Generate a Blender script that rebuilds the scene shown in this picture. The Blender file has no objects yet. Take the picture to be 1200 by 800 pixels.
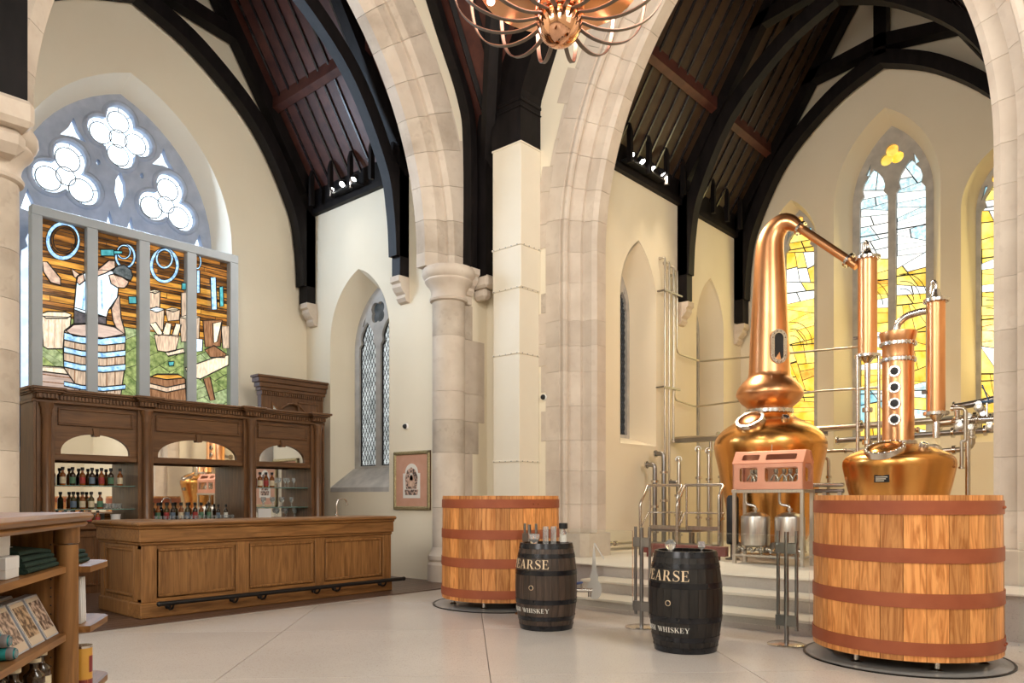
import bpy, bmesh, math, random
from mathutils import Vector, Matrix
from mathutils.geometry import tessellate_polygon

PI = math.pi
S = bpy.context.scene
COL = S.collection
rng = random.Random(7)

# ------------------------------------------------------------------ camera, world, light, exposure
cam_d = bpy.data.cameras.new('camera')
cam = bpy.data.objects.new('camera', cam_d); COL.objects.link(cam)
cam.location = (0, 0, 1.35)
cam.rotation_euler = (PI/2, 0, math.radians(-48.5))
cam_d.sensor_width = 36; cam_d.lens = 26.7; cam_d.shift_y = 0.1517
cam_d.clip_start = 0.05; cam_d.clip_end = 200
S.camera = cam
vs = S.view_settings
vs.view_transform = 'Standard'; vs.look = 'None'; vs.gamma = 1; vs.use_curve_mapping = False
vs.exposure = 0.2
try:
    S.cycles.use_denoising = True
    S.cycles.max_bounces = 10; S.cycles.transparent_max_bounces = 16
    S.cycles.sample_clamp_indirect = 6
except Exception: pass
W = bpy.data.worlds.new('world'); S.world = W; W.use_nodes = True
bg = W.node_tree.nodes['Background']; bg.inputs[0].default_value = (.75, .85, 1, 1); bg.inputs[1].default_value = .6

def light(name, kind, loc, power, color=(1, 1, 1), size=.1, size_y=None, to=None, spot=None, blend=.5):
    l = bpy.data.lights.new(name, kind); l.energy = power; l.color = color
    if kind == 'AREA':
        l.size = size
        if size_y: l.shape = 'RECTANGLE'; l.size_y = size_y
    else: l.shadow_soft_size = size
    if spot: l.spot_size = math.radians(spot); l.spot_blend = blend
    o = bpy.data.objects.new(name, l); COL.objects.link(o); o.location = loc
    if to is not None:
        o.rotation_euler = (Vector(to) - Vector(loc)).to_track_quat('-Z', 'Y').to_euler()
    return o
# added fill lights behind the camera, standing in for daylight from unseen windows
FILL_COL = (1, .95, .875)
light('nave_west_fill', 'AREA', (-8.85, 4.2, 6.0), 900, FILL_COL, 5, 6, (0, 4.2, 4.2))
light('nave_south_fill', 'AREA', (-3.2, -2.85, 5.6), 420, FILL_COL, 3.2, 5, (-1.5, 4, 3.6))
light('crossing_south_fill', 'AREA', (4.4, -2.85, 6.2), 520, FILL_COL, 3.2, 5, (5, 6, 3.5))

# ------------------------------------------------------------------ materials
MATS = {}
def mat(name, c1, c2=None, scale=6, stretch=(1, 1, 1), rough=.5, metal=0, bump=0, bscale=None, rand=0, detail=5, dist=0,
        lo=.3, hi=.7, emit=None, estr=0, alpha=1, trans=0, ior=1.45, coat=0, spec=None, speck=None):
    m = bpy.data.materials.new(name); m.use_nodes = True
    nt = m.node_tree; N = nt.nodes; L = nt.links
    p = N['Principled BSDF']
    p.inputs['Roughness'].default_value = rough; p.inputs['Metallic'].default_value = metal
    p.inputs['IOR'].default_value = ior
    if spec is not None: p.inputs['Specular IOR Level'].default_value = spec
    if coat: p.inputs['Coat Weight'].default_value = coat; p.inputs['Coat Roughness'].default_value = .15
    if trans: p.inputs['Transmission Weight'].default_value = trans
    if alpha < 1: p.inputs['Alpha'].default_value = alpha
    c1 = tuple(c1) + (1,)
    p.inputs['Base Color'].default_value = c1
    out = None; vec = None
    if c2 is not None or bump or rand:
        tc = N.new('ShaderNodeTexCoord'); mp = N.new('ShaderNodeMapping'); mp.inputs['Scale'].default_value = stretch
        L.new(tc.outputs['Object'], mp.inputs['Vector']); vec = mp.outputs[0]
        if rand:
            oi = N.new('ShaderNodeObjectInfo'); ad = N.new('ShaderNodeVectorMath'); ad.operation = 'MULTIPLY_ADD'
            L.new(oi.outputs['Random'], ad.inputs[0]); ad.inputs[1].default_value = (37, 53, 71); L.new(vec, ad.inputs[2]); vec = ad.outputs[0]
    if c2 is not None:
        nz = N.new('ShaderNodeTexNoise'); nz.inputs['Scale'].default_value = scale; nz.inputs['Detail'].default_value = detail
        nz.inputs['Distortion'].default_value = dist
        L.new(vec, nz.inputs['Vector'])
        cr = N.new('ShaderNodeValToRGB'); e = cr.color_ramp.elements
        e[0].position = lo; e[0].color = c1; e[1].position = hi; e[1].color = tuple(c2) + (1,)
        L.new(nz.outputs['Fac'], cr.inputs['Fac']); out = cr.outputs['Color']
        if speck:
            v2 = N.new('ShaderNodeTexNoise'); v2.inputs['Scale'].default_value = speck[1]; v2.inputs['Detail'].default_value = 2
            L.new(vec, v2.inputs['Vector'])
            mr = N.new('ShaderNodeMapRange'); mr.inputs['From Min'].default_value = .58; mr.inputs['From Max'].default_value = .66
            mr.inputs['To Max'].default_value = speck[2]
            L.new(v2.outputs['Fac'], mr.inputs['Value'])
            mx = N.new('ShaderNodeMix'); mx.data_type = 'RGBA'; mx.inputs[7].default_value = tuple(speck[0]) + (1,)
            L.new(mr.outputs[0], mx.inputs[0]); L.new(out, mx.inputs[6]); out = mx.outputs[2]
    if rand and rand > 0:
        hs = N.new('ShaderNodeHueSaturation'); mr = N.new('ShaderNodeMapRange')
        mr.inputs['To Min'].default_value = 1 - rand; mr.inputs['To Max'].default_value = 1 + rand
        L.new(oi.outputs['Random'], mr.inputs['Value']); L.new(mr.outputs[0], hs.inputs['Value'])
        if out is not None: L.new(out, hs.inputs['Color'])
        else: hs.inputs['Color'].default_value = c1
        out = hs.outputs['Color']
    if out is not None: L.new(out, p.inputs['Base Color'])
    if bump:
        n2 = N.new('ShaderNodeTexNoise'); n2.inputs['Scale'].default_value = bscale or scale; n2.inputs['Detail'].default_value = 4
        L.new(vec, n2.inputs['Vector'])
        bp = N.new('ShaderNodeBump'); bp.inputs['Strength'].default_value = bump; bp.inputs['Distance'].default_value = .02
        L.new(n2.outputs['Fac'], bp.inputs['Height']); L.new(bp.outputs[0], p.inputs['Normal'])
    if estr:
        p.inputs['Emission Strength'].default_value = estr
        if emit: p.inputs['Emission Color'].default_value = tuple(emit) + (1,)
        elif out is not None: L.new(out, p.inputs['Emission Color'])
        else: p.inputs['Emission Color'].default_value = c1
    MATS[name] = m
    return m

mat('plaster', (.82, .735, .575), (.87, .79, .635), scale=.7, rough=.85, bump=.06, bscale=18)
mat('plaster_daylit', (.82, .75, .62), (.87, .80, .67), scale=.6, rough=.85, bump=.06, bscale=18)  # same wall plaster, with the cooler window light put into its colour
mat('stone', (.57, .48, .395), (.69, .60, .505), scale=2.2, rough=.85, bump=.08, bscale=22, rand=.05, speck=((.56, .46, .38), 9, .35))
mat('stone_warm', (.43, .355, .285), (.61, .53, .44), scale=3, rough=.9, bump=.2, bscale=16, rand=.06, speck=((.44, .36, .29), 11, .5))
mat('stone_grey', (.42, .41, .40), (.58, .56, .53), scale=5, rough=.9, bump=.12, bscale=26)
mat('stone_blue_glow', (.34, .39, .50), (.46, .51, .62), scale=5, rough=.85, bump=.1, bscale=26)  # tracery stone with the blue glow of the window put into its colour
mat('timber', (.006, .005, .005), (.013, .010, .010), scale=8, stretch=(1, 1, .3), rough=.5, bump=.05, spec=.15)
mat('roof_board', (.050, .014, .011), (.095, .030, .020), scale=5, rough=.5, rand=.25)
mat('roof_board_olive', (.034, .017, .009), (.055, .030, .014), scale=5, rough=.5, rand=.25)
mat('rafter', (.012, .010, .012), (.03, .024, .026), scale=8, rough=.2, spec=.8)
mat('terrazzo', (.585, .53, .48), (.66, .60, .545), scale=.8, rough=.22, speck=((.42, .35, .30), 95, .55), rand=.03)
mat('joint', (.30, .26, .23), rough=.7)
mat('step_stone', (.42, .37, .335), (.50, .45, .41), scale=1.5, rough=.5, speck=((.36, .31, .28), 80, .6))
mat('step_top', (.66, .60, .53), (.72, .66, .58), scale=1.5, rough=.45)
mat('plank', (.075, .042, .030), (.14, .08, .055), scale=8, stretch=(.2, 3, 3), rough=.35, rand=.18)
mat('oak', (.165, .070, .019), (.32, .150, .047), scale=9, stretch=(2.6, 2.6, .22), rough=.45, dist=1.2, rand=.06, bump=.05, bscale=14, lo=.32, hi=.68)
mat('oak_long', (.165, .070, .019), (.32, .150, .047), scale=9, stretch=(.22, 2.6, 2.6), rough=.42, dist=1.2, rand=.06, lo=.32, hi=.68)
mat('oak_dark', (.105, .046, .018), (.20, .092, .036), scale=9, stretch=(2.6, 2.6, .25), rough=.36, dist=1, rand=.06, lo=.32, hi=.68, coat=.25)
mat('oak_dark_long', (.105, .046, .018), (.20, .092, .036), scale=9, stretch=(.25, 2.6, 2.6), rough=.36, dist=1, rand=.06, lo=.32, hi=.68, coat=.25)
mat('vat_wood', (.45, .155, .036), (.74, .33, .105), scale=4, stretch=(4, 4, .4), rough=.42, dist=2.6, rand=.30, lo=.34, hi=.62)
mat('vat_hoop', (.30, .072, .028), (.36, .095, .038), scale=5, rough=.5)
mat('barrel_black', (.006, .005, .005), (.022, .018, .016), scale=7, stretch=(4, 4, .4), rough=.42, rand=.25, bump=.2, bscale=10)
mat('barrel_brown', (.022, .014, .010), (.085, .055, .040), scale=7, stretch=(4, 4, .4), rough=.42, rand=.3, bump=.2, bscale=10)
mat('hoop_black', (.012, .012, .014), (.025, .025, .03), scale=12, rough=.25, metal=.4)
mat('iron', (.02, .018, .018), rough=.4, metal=.5)
mat('black', (.012, .012, .014), rough=.45)
mat('steel', (.58, .55, .52), (.66, .63, .60), scale=4, rough=.22, metal=1)
mat('steel_brushed', (.50, .47, .44), (.62, .59, .55), scale=6, stretch=(8, 8, .5), rough=.32, metal=1)
mat('steel_pipe', (.46, .42, .36), (.56, .52, .46), scale=3, rough=.28, metal=1)
mat('steel_dark', (.26, .25, .25), (.33, .32, .32), scale=4, rough=.3, metal=1)
mat('copper', (.70, .33, .15), (.80, .41, .20), scale=2, rough=.31, metal=1, bump=.03, bscale=3)
mat('copper_gold', (.68, .33, .09), (.78, .39, .12), scale=2, rough=.26, metal=1, bump=.03, bscale=3)
mat('copper_pink', (.78, .38, .27), (.85, .46, .34), scale=2, rough=.42, metal=.85)
mat('copper_band', (.72, .36, .26), (.80, .44, .33), scale=3, rough=.3, metal=.9)
mat('copper_polish', (.86, .48, .30), rough=.08, metal=1)
mat('band_brown', (.16, .13, .11), (.20, .165, .14), scale=3, rough=.5, metal=.4)  # brown of the bands' shaded undersides, also used for stem and bracket
mat('glass', (.96, 1, .98), rough=.02, trans=1, ior=1.25)
mat('frost', (.85, .84, .80), rough=.7, alpha=.55)
mat('mirror', (.86, .87, .86), rough=.02, metal=1)
mat('shelf_glass', (.35, .62, .56), rough=.08, trans=.6, ior=1.3)
mat('white', (.78, .77, .76), rough=.5)
mat('lettering_cream', (.78, .60, .40), rough=.5)
mat('lettering_white', (.80, .78, .72), rough=.5)
mat('duct', (.81, .735, .60), (.84, .77, .635), scale=2, rough=.5)
mat('cam_white', (.8, .8, .78), rough=.3)
mat('lamp_lit', (1, .96, .88), rough=.5, emit=(1, .95, .86), estr=30)
mat('bulb_lit', (1, .93, .8), rough=.5, emit=(1, .88, .68), estr=14)
mat('lead', (.018, .017, .016), rough=.6)
mat('lead_grey', (.05, .052, .055), rough=.5)
mat('frame_grey', (.40, .44, .48), (.45, .49, .53), scale=3, rough=.5)

def glassmat(name, c1, c2, strength=1, scale=14, stretch=(1, 1, 1), lo=.35, hi=.65):
    return mat(name, c1, c2, scale=scale, stretch=stretch, rough=.15, estr=strength, rand=.12, lo=lo, hi=hi)

# ------------------------------------------------------------------ geometry helpers
def finish(name, v, f, m, parent=None, smooth=None):
    me = bpy.data.meshes.new(name)
    me.from_pydata([tuple(p) for p in v], [], f)
    bm = bmesh.new(); bm.from_mesh(me); bmesh.ops.recalc_face_normals(bm, faces=bm.faces); bm.to_mesh(me); bm.free()
    me.materials.append(MATS[m] if isinstance(m, str) else m)
    if smooth:
        me.polygons.foreach_set('use_smooth', [True]*len(me.polygons)); me.set_sharp_from_angle(angle=math.radians(smooth))
    me.update()
    o = bpy.data.objects.new(name, me); COL.objects.link(o)
    if parent is not None: o.parent = parent
    return o

class B:
    def __init__(s): s.v = []; s.f = []
    def add(s, v, f):
        n = len(s.v); s.v += [tuple(p) for p in v]; s.f += [[i+n for i in q] for q in f]; return s
    def box(s, x0, x1, y0, y1, z0, z1, bev=0):
        if x1 < x0: x0, x1 = x1, x0
        if y1 < y0: y0, y1 = y1, y0
        if z1 < z0: z0, z1 = z1, z0
        bev = min(bev, (x1-x0)*.45, (y1-y0)*.45, (z1-z0)*.45)
        if bev <= 0:
            v = [(x, y, z) for x in (x0, x1) for y in (y0, y1) for z in (z0, z1)]
            return s.add(v, [(0, 1, 3, 2), (4, 6, 7, 5), (0, 4, 5, 1), (2, 3, 7, 6), (0, 2, 6, 4), (1, 5, 7, 3)])
        bm = bmesh.new(); bmesh.ops.create_cube(bm, size=1)
        for q in bm.verts: q.co = ((x0+x1)/2+q.co.x*(x1-x0), (y0+y1)/2+q.co.y*(y1-y0), (z0+z1)/2+q.co.z*(z1-z0))
        bmesh.ops.bevel(bm, geom=bm.edges[:], offset=bev, segments=1, affect='EDGES', profile=.5)
        bm.verts.index_update()
        v = [q.co.copy() for q in bm.verts]; f = [[q.index for q in fa.verts] for fa in bm.faces]; bm.free()
        return s.add(v, f)
    def lathe(s, prof, n=32, c=(0, 0, 0), ax='z', a0=0, a1=2*PI, M=None, cap=True):
        full = abs(a1-a0-2*PI) < 1e-6; k = n if full else n+1; v = []; f = []
        for (r, z) in prof:
            for i in range(k):
                a = a0+(a1-a0)*i/n
                p = Vector((r*math.cos(a), r*math.sin(a), z))
                if M is not None: p = M @ p
                elif ax == 'x': p = Vector((p.z, p.x, p.y))
                elif ax == 'y': p = Vector((p.x, p.z, p.y))
                v.append(p+Vector(c))
        for j in range(len(prof)-1):
            for i in range(n):
                b = (i+1) % k
                f.append((j*k+i, j*k+b, (j+1)*k+b, (j+1)*k+i))
        if full and cap:
            if prof[0][0] > 1e-4: f.append(tuple(range(k))[::-1])
            if prof[-1][0] > 1e-4: f.append(tuple((len(prof)-1)*k+i for i in range(k)))
        return s.add(v, f)
    def tube(s, pts, r, n=8, closed=False):
        P = [Vector(p) for p in pts]; m = len(P)
        R = r if isinstance(r, (list, tuple)) else [r]*m
        v = []; f = []; prev = None
        for i in range(m):
            if closed: t = (P[(i+1) % m]-P[i-1])
            else: t = P[min(i+1, m-1)]-P[max(i-1, 0)]
            t = t.normalized() if t.length > 1e-9 else Vector((0, 0, 1))
            if prev is None:
                up = Vector((0, 0, 1)) if abs(t.z) < .9 else Vector((1, 0, 0))
                a = t.cross(up).normalized()
            else:
                a = (prev-t*prev.dot(t))
                a = a.normalized() if a.length > 1e-6 else t.orthogonal().normalized()
            prev = a; b = t.cross(a)
            for k in range(n):
                th = 2*PI*k/n; v.append(P[i]+(a*math.cos(th)+b*math.sin(th))*R[i])
        for i in range(m if closed else m-1):
            j = (i+1) % m
            for k in range(n): f.append((i*n+k, i*n+(k+1) % n, j*n+(k+1) % n, j*n+k))
        if not closed: f.append(tuple(range(n))[::-1]); f.append(tuple((m-1)*n+k for k in range(n)))
        return s.add(v, f)
    def prism(s, outer, holes, w0, w1, fn):
        polys = [outer]+list(holes or [])
        tri = tessellate_polygon([[Vector((p[0], p[1], 0)) for p in q] for q in polys])
        flat = [p for q in polys for p in q]; n = len(flat)
        v = [fn(p[0], p[1], w0) for p in flat]+[fn(p[0], p[1], w1) for p in flat]
        f = [tuple(t) for t in tri]+[tuple(i+n for i in t)[::-1] for t in tri]
        o = 0
        for q in polys:
            k = len(q)
            for i in range(k):
                j = (i+1) % k; f.append((o+i, o+j, o+j+n, o+i+n))
            o += k
        return s.add(v, f)
    def loft(s, A, Bp, closed=True):
        k = len(A); v = list(A)+list(Bp); f = []
        for i in range(k if closed else k-1):
            j = (i+1) % k; f.append((i, j, k+j, k+i))
        return s.add(v, f)
    def sweep(s, sections):      # list of closed loops of equal length, capped
        k = len(sections[0]); v = [p for q in sections for p in q]; f = []
        for a in range(len(sections)-1):
            for i in range(k):
                j = (i+1) % k; f.append((a*k+i, a*k+j, (a+1)*k+j, (a+1)*k+i))
        f.append(tuple(range(k))[::-1]); f.append(tuple((len(sections)-1)*k+i for i in range(k)))
        return s.add(v, f)
    def ball(s, c, r, n=16, m=10, sz=1):
        return s.lathe([(max(r*math.sin(PI*i/m), 1e-5), -r*sz*math.cos(PI*i/m)) for i in range(m+1)], n, c)
    def build(s, name, m, parent=None, smooth=None): return finish(name, s.v, s.f, m, parent, smooth)

def box(name, m, parent, x0, x1, y0, y1, z0, z1, bev=0): return B().box(x0, x1, y0, y1, z0, z1, bev).build(name, m, parent)
def tag(o, label=None, cat=None, group=None, kind=None):
    if label: o['label'] = label
    if cat: o['category'] = cat
    if group: o['group'] = group
    if kind: o['kind'] = kind
    return o
def thing(name, label, cat, loc=(0, 0, 0), rz=0, group=None, kind=None):
    o = bpy.data.objects.new(name, None); COL.objects.link(o); o.empty_display_size = .1
    o.location = loc; o.rotation_euler = (0, 0, rz)
    return tag(o, label, cat, group, kind)
def copy_tree(o, parent=None):
    c = o.copy(); COL.objects.link(c); c.parent = parent
    for ch in list(o.children): copy_tree(ch, c)
    return c
def planeX(x0): return lambda u, v, w: (x0+w, u, v)      # u = Y, v = Z
def planeY(y0): return lambda u, v, w: (u, y0+w, v)      # u = X, v = Z
def planeXr(x0): return lambda u, v, w: (x0-w, u, v)
def gothic(cx, a, zs, h, z0=None, n=12):
    R = (a*a+h*h)/(2*a); pts = []
    th = math.acos(max(-1, min(1, (R-a)/R)))
    for i in range(n+1): t = th*i/n; pts.append((cx+a-R+R*math.cos(t), zs+R*math.sin(t)))
    for i in range(n-1, -1, -1): t = th*i/n; pts.append((cx-a+R-R*math.cos(t), zs+R*math.sin(t)))
    if z0 is not None: pts = [(cx+a, z0)]+pts+[(cx-a, z0)]
    return pts
def foil(cx, cz, rho, r, n, rot=PI/2, k=48):
    pts = []
    for i in range(k):
        a = 2*PI*i/k; d = (a-rot+PI/n) % (2*PI/n)-PI/n
        q = r*r-(rho*math.sin(d))**2
        pts.append((cx+(rho*math.cos(d)+math.sqrt(max(q, 0)))*math.cos(a), cz+(rho*math.cos(d)+math.sqrt(max(q, 0)))*math.sin(a)))
    return pts
def ell(cx, cz, rx, rz, n=28): return [(cx+rx*math.cos(2*PI*i/n), cz+rz*math.sin(2*PI*i/n)) for i in range(n)]
def cusped(cx, a, z0, zs, h):
    R = [(a, z0), (a, zs), (a*.97, zs+.22*h), (a*.70, zs+.34*h), (a*.80, zs+.50*h), (a*.66, zs+.68*h), (a*.30, zs+.88*h)]
    return [(cx+p[0], p[1]) for p in R]+[(cx, zs+h)]+[(cx-p[0], p[1]) for p in R[::-1]]
def clip(poly, px, py, nx, ny):
    out = []
    for i in range(len(poly)):
        a = poly[i]; b = poly[(i+1) % len(poly)]
        da = (a[0]-px)*nx+(a[1]-py)*ny; db = (b[0]-px)*nx+(b[1]-py)*ny
        if da >= 0: out.append(a)
        if (da > 0) != (db > 0) and abs(da-db) > 1e-12:
            t = da/(da-db); out.append((a[0]+(b[0]-a[0])*t, a[1]+(b[1]-a[1])*t))
    return out
def area(p): return abs(sum(p[i][0]*p[(i+1) % len(p)][1]-p[(i+1) % len(p)][0]*p[i][1] for i in range(len(p))))/2
def cen(p): return (sum(q[0] for q in p)/len(p), sum(q[1] for q in p)/len(p))
def dedup(p, e=1e-4):
    o = []
    for q in p:
        if not o or math.hypot(q[0]-o[-1][0], q[1]-o[-1][1]) > e: o.append(q)
    while len(o) > 2 and math.hypot(o[0][0]-o[-1][0], o[0][1]-o[-1][1]) <= e: o.pop()
    return o
def bsp(poly, n, r, angles):
    L = [poly]
    while len(L) < n:
        L.sort(key=area); q = L.pop(); c = cen(q); a = math.radians(r.choice(angles)+r.uniform(-7, 7))
        xs = [p[0] for p in q]; zs = [p[1] for p in q]
        if max(zs)-min(zs) > 2.2*(max(xs)-min(xs)) and abs(math.cos(a)) < .7: a = math.radians(r.uniform(-25, 25))
        c = (c[0]+r.uniform(-.1, .1)*(max(xs)-min(xs)), c[1]+r.uniform(-.12, .12)*(max(zs)-min(zs)))
        nx, ny = -math.sin(a), math.cos(a)
        A = dedup(clip(q, c[0], c[1], nx, ny)); Bq = dedup(clip(q, c[0], c[1], -nx, -ny))
        if len(A) < 3 or len(Bq) < 3: L.append(q); L.insert(0, L.pop()); n -= 1; continue
        L += [A, Bq]
    return L
def shrink(p, g):
    c = cen(p); s = math.sqrt(area(p))
    k = max(.5, 1-2*g/max(s, .01))
    return [(c[0]+(q[0]-c[0])*k, c[1]+(q[1]-c[1])*k) for q in p]
def spline(pts, n=6):
    P = [Vector(p) for p in pts]; out = []
    for i in range(len(P)-1):
        a = P[max(i-1, 0)]; b = P[i]; c = P[i+1]; d = P[min(i+2, len(P)-1)]
        for k in range(n):
            t = k/n
            out.append(.5*((2*b)+(c-a)*t+(2*a-5*b+4*c-d)*t*t+(3*b-a-3*c+d)*t**3))
    return out+[P[-1]]
def bend(pts, r=.06, n=5):      # polyline with rounded corners
    P = [Vector(p) for p in pts]; out = [P[0]]
    for i in range(1, len(P)-1):
        a = (P[i-1]-P[i]); b = (P[i+1]-P[i]); q = min(r, a.length*.45, b.length*.45)
        p0 = P[i]+a.normalized()*q; p1 = P[i]+b.normalized()*q
        for k in range(n+1):
            t = k/n; out.append(p0*(1-t)**2+P[i]*2*t*(1-t)+p1*t*t)
    return out+[P[-1]]

# ================================================================== THE SETTING
TX, TW, TE, TA = 5.05, 8.3, 12.6, 8.7        # transept: centre line, side wall, end wall, arch face
CY, CW, CE, CA = 4.2, 7.05, 15.3, 9.2        # chancel: centre line, side wall, end wall, arch face
def struct(o, label, cat): return tag(o, label, cat, kind='structure')
G = {}
G['w'] = glassmat('glass_white', (.70, .86, 1.0), (.84, .94, 1), 1.6)
G['sky'] = glassmat('glass_sky', (.55, .72, 1.0), (.85, .93, 1), 1.2)
G['pw'] = glassmat('glass_pale', (.70, .82, .86), (1, 1, .97), 1.0, scale=9)
G['pb'] = glassmat('glass_ice', (.34, .58, .68), (.80, .92, .95), .95, scale=16)
G['y'] = glassmat('glass_yellow', (.80, .50, .04), (.98, .76, .17), .85, scale=5)
G['y2'] = glassmat('glass_lemon', (.90, .68, .10), (1, .86, .30), .9, scale=5)
G['o'] = glassmat('glass_amber', (.80, .36, .05), (.95, .58, .12), .9, scale=8)
G['r'] = glassmat('glass_red', (.55, .10, .04), (.85, .28, .10), .8, scale=10)
G['b'] = glassmat('glass_blue', (.14, .45, .62), (.45, .78, .88), .9, scale=9)
G['dim'] = glassmat('glass_dim', (.30, .33, .33), (.62, .66, .66), .75, scale=4)
G['dgn'] = glassmat('glass_dark', (.03, .04, .045), (.08, .09, .10), .5, scale=6)

# ---- floor: large terrazzo slabs laid on the diagonal, timber boards under the bar
floor = B().box(-9.2, 9.4, -3.2, 13.2, -.3, -.012).build('floor', 'joint')
struct(floor, 'pale terrazzo floor of large diagonal slabs with fine joints', 'floor')
slab0 = None; sd = 2.85/math.sqrt(2)
for i in range(-5, 7):
    for j in range(-5, 5):
        dif = .26+2.85*(i+.5); sm = 10.98+2.85*(j+.5)
        x, y = (sm+dif)/2, (sm-dif)/2
        if not (-4.5 < x < 9.6 and -2.6 < y < 9.4): continue
        if slab0 is None:
            slab0 = o = B().box(-sd/2+.004, sd/2-.004, -sd/2+.004, sd/2-.004, -.03, 0).build('floor_slab', 'terrazzo', floor)
        else:
            o = slab0.copy(); COL.objects.link(o)
        o.location = (x, y, 0); o.rotation_euler = (0, 0, PI/4)
wood = B().box(1.2, TW, 8.12, 12.6, -.02, .006).build('floor_timber', 'joint')
struct(wood, 'dark brown timber floor boards around and under the bar', 'floor')
pl = None
for k in range(16):
    o = B().box(0, 7.0, 0, .136, 0, .012, .002).build('plank', 'plank', wood) if pl is None else pl.copy()
    if pl is None: pl = o
    else: COL.objects.link(o)
    o.location = (1.25, 8.13+.14*k, .004)
B().box(1.25, TW, 8.13+.14*16, 12.55, .004, .016).build('board_field', 'plank', wood)

# ---- chancel platform and its steps
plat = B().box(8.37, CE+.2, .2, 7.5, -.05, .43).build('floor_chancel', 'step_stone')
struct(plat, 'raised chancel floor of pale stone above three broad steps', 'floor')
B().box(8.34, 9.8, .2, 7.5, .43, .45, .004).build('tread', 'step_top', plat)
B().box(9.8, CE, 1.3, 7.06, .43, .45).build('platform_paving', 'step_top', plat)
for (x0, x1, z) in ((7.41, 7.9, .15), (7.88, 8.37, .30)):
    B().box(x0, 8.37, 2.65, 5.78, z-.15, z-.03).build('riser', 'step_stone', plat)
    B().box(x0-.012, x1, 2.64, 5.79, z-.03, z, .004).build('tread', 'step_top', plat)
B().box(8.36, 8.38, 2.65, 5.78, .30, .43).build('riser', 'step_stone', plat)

# ---- walls
def wall(name, label, outer, holes, w0, w1, fn, m='plaster'):
    return struct(B().prism(outer, holes, w0, w1, fn).build(name, m), label, 'wall')
w_tend = wall('wall_transept_end', 'cream plastered end wall of the transept behind the large traceried window',
     [(1.4, 0), (TW+.6, 0), (TW+.6, 13), (1.4, 13)], [gothic(TX, 1.72, 5.7, 2.42, 2.0)], 0, .6, planeY(TE))
w_tside = wall('wall_transept_side', 'cream plastered transept side wall with a lancet and a framed print',
     [(TA+.35, 0), (TE, 0), (TE, 7.2), (TA+.35, 7.2)], [gothic(10.98, .85, 4.2, 1.2, 1.5)], 0, .7, planeX(TW))
w_tw = wall('wall_transept_west', 'cream plastered west wall of the transept', [(TA+.35, 0), (TE, 0), (TE, 7.2), (TA+.35, 7.2)], [], 0, .4, planeXr(1.8))
w_cside = wall('wall_chancel_side', 'warm cream plastered chancel wall with two deep lancets',
     [(CA+.75, .4), (CE, .4), (CE, 7.3), (CA+.75, 7.3)], [gothic(11.27, .58, 4.75, 1.03, 2.25), gothic(13.92, .57, 4.7, 1.0, 2.25)], 0, .7, planeY(CW))
w_cs = wall('wall_chancel_south', 'cream plastered south wall of the chancel', [(CA+.75, .4), (CE, .4), (CE, 7.3), (CA+.75, 7.3)], [], -.5, 0, planeY(1.35))
w_cend = wall('wall_chancel_end', 'warm cream chancel end wall with three stained glass lancets',
     [(.8, .2), (7.6, .2), (7.6, 13), (.8, 13)],
     [gothic(CY, .93, 7.0, 1.65, 2.2), gothic(5.97, .52, 6.4, .98, 2.3), gothic(2.43, .52, 6.4, .98, 2.3)], 0, .7, planeX(CE))
# arch walls
CYA, cR, cS = 4.115, 5.2, 5.1; cC = 1.5
def arch_open(c, R, zs, mid, n=16):
    th = math.acos((mid-c)/R)
    r = [(c+R*math.cos(th*i/n), zs+R*math.sin(th*i/n)) for i in range(n+1)]
    return r+[(2*mid-p[0], p[1]) for p in r[::-1][1:]]
op = arch_open(cC, 5.9, cS, CYA)
w_carch = wall('wall_chancel_arch', 'cream plastered wall around the moulded stone chancel arch',
     [(-3, 0), (op[-1][0], 0)]+op[::-1]+[(op[0][0], 0), (9.4, 0), (9.4, 14.8), (-3, 14.8)], [], 0, .8, planeX(CA))
TXA, tR, tS, tC = 5.31, 4.9, 5.2, 3.12
op = arch_open(tC, 5.68, tS, TXA)
w_tarch = wall('wall_transept_arch', 'cream plastered wall around the stone transept arch',
     [(-9, 0), (op[-1][0]-.02, 0)]+op[::-1]+[(op[0][0]-.02, 0), (9.3, 0), (9.3, 14.8), (-9, 14.8)], [], 0, .4, planeY(TA))
w_west = wall('wall_nave_west', 'cream plastered west wall of the nave', [(-3, 0), (8.7, 0), (8.7, 14.8), (-3, 14.8)], [], 0, .4, planeXr(-9))
w_south = wall('wall_nave_south', 'cream plastered south wall of the nave', [(-9, 0), (9.6, 0), (9.6, 14.8), (-9, 14.8)], [], -.4, 0, planeY(-3))
struct(B().box(-9.2, 9.6, -3.2, 8.9, 14.8, 15).build('ceiling_nave', 'timber'), 'dark timber nave ceiling', 'ceiling')

# ---- moulded arch stones and jambs
def sweep_stone(name, m, parent, sec, c, sgn, zs, t0, t1, n, fn, gap):
    secs = []
    for i in range(n+1):
        t = t0+gap+(t1-t0-2*gap)*i/n
        secs.append([fn(c+sgn*r*math.cos(t), zs+r*math.sin(t), w) for (r, w) in sec])
    return B().sweep(secs).build(name, m, parent, 30)
def jamb_stone(name, m, parent, sec, c, sgn, z0, z1, fn):
    return B().sweep([[fn(c+sgn*r, z, w) for (r, w) in sec] for z in (z0+.0015, z1-.0015)]).build(name, m, parent, 30)
roll = [(5.60+.055*math.cos(a), .045+.055*math.sin(a)) for a in [math.radians(q) for q in (300, 260, 220, 180, 140, 110)]]
csec = [(5.93, -.012), (5.67, -.012), (5.66, .02)]+roll+[(5.56, .13), (5.50, .16), (5.43, .22), (5.43, .28), (5.27, .28), (5.20, .33), (5.20, .56), (5.40, .62), (5.43, .8), (5.93, .8)]
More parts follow.
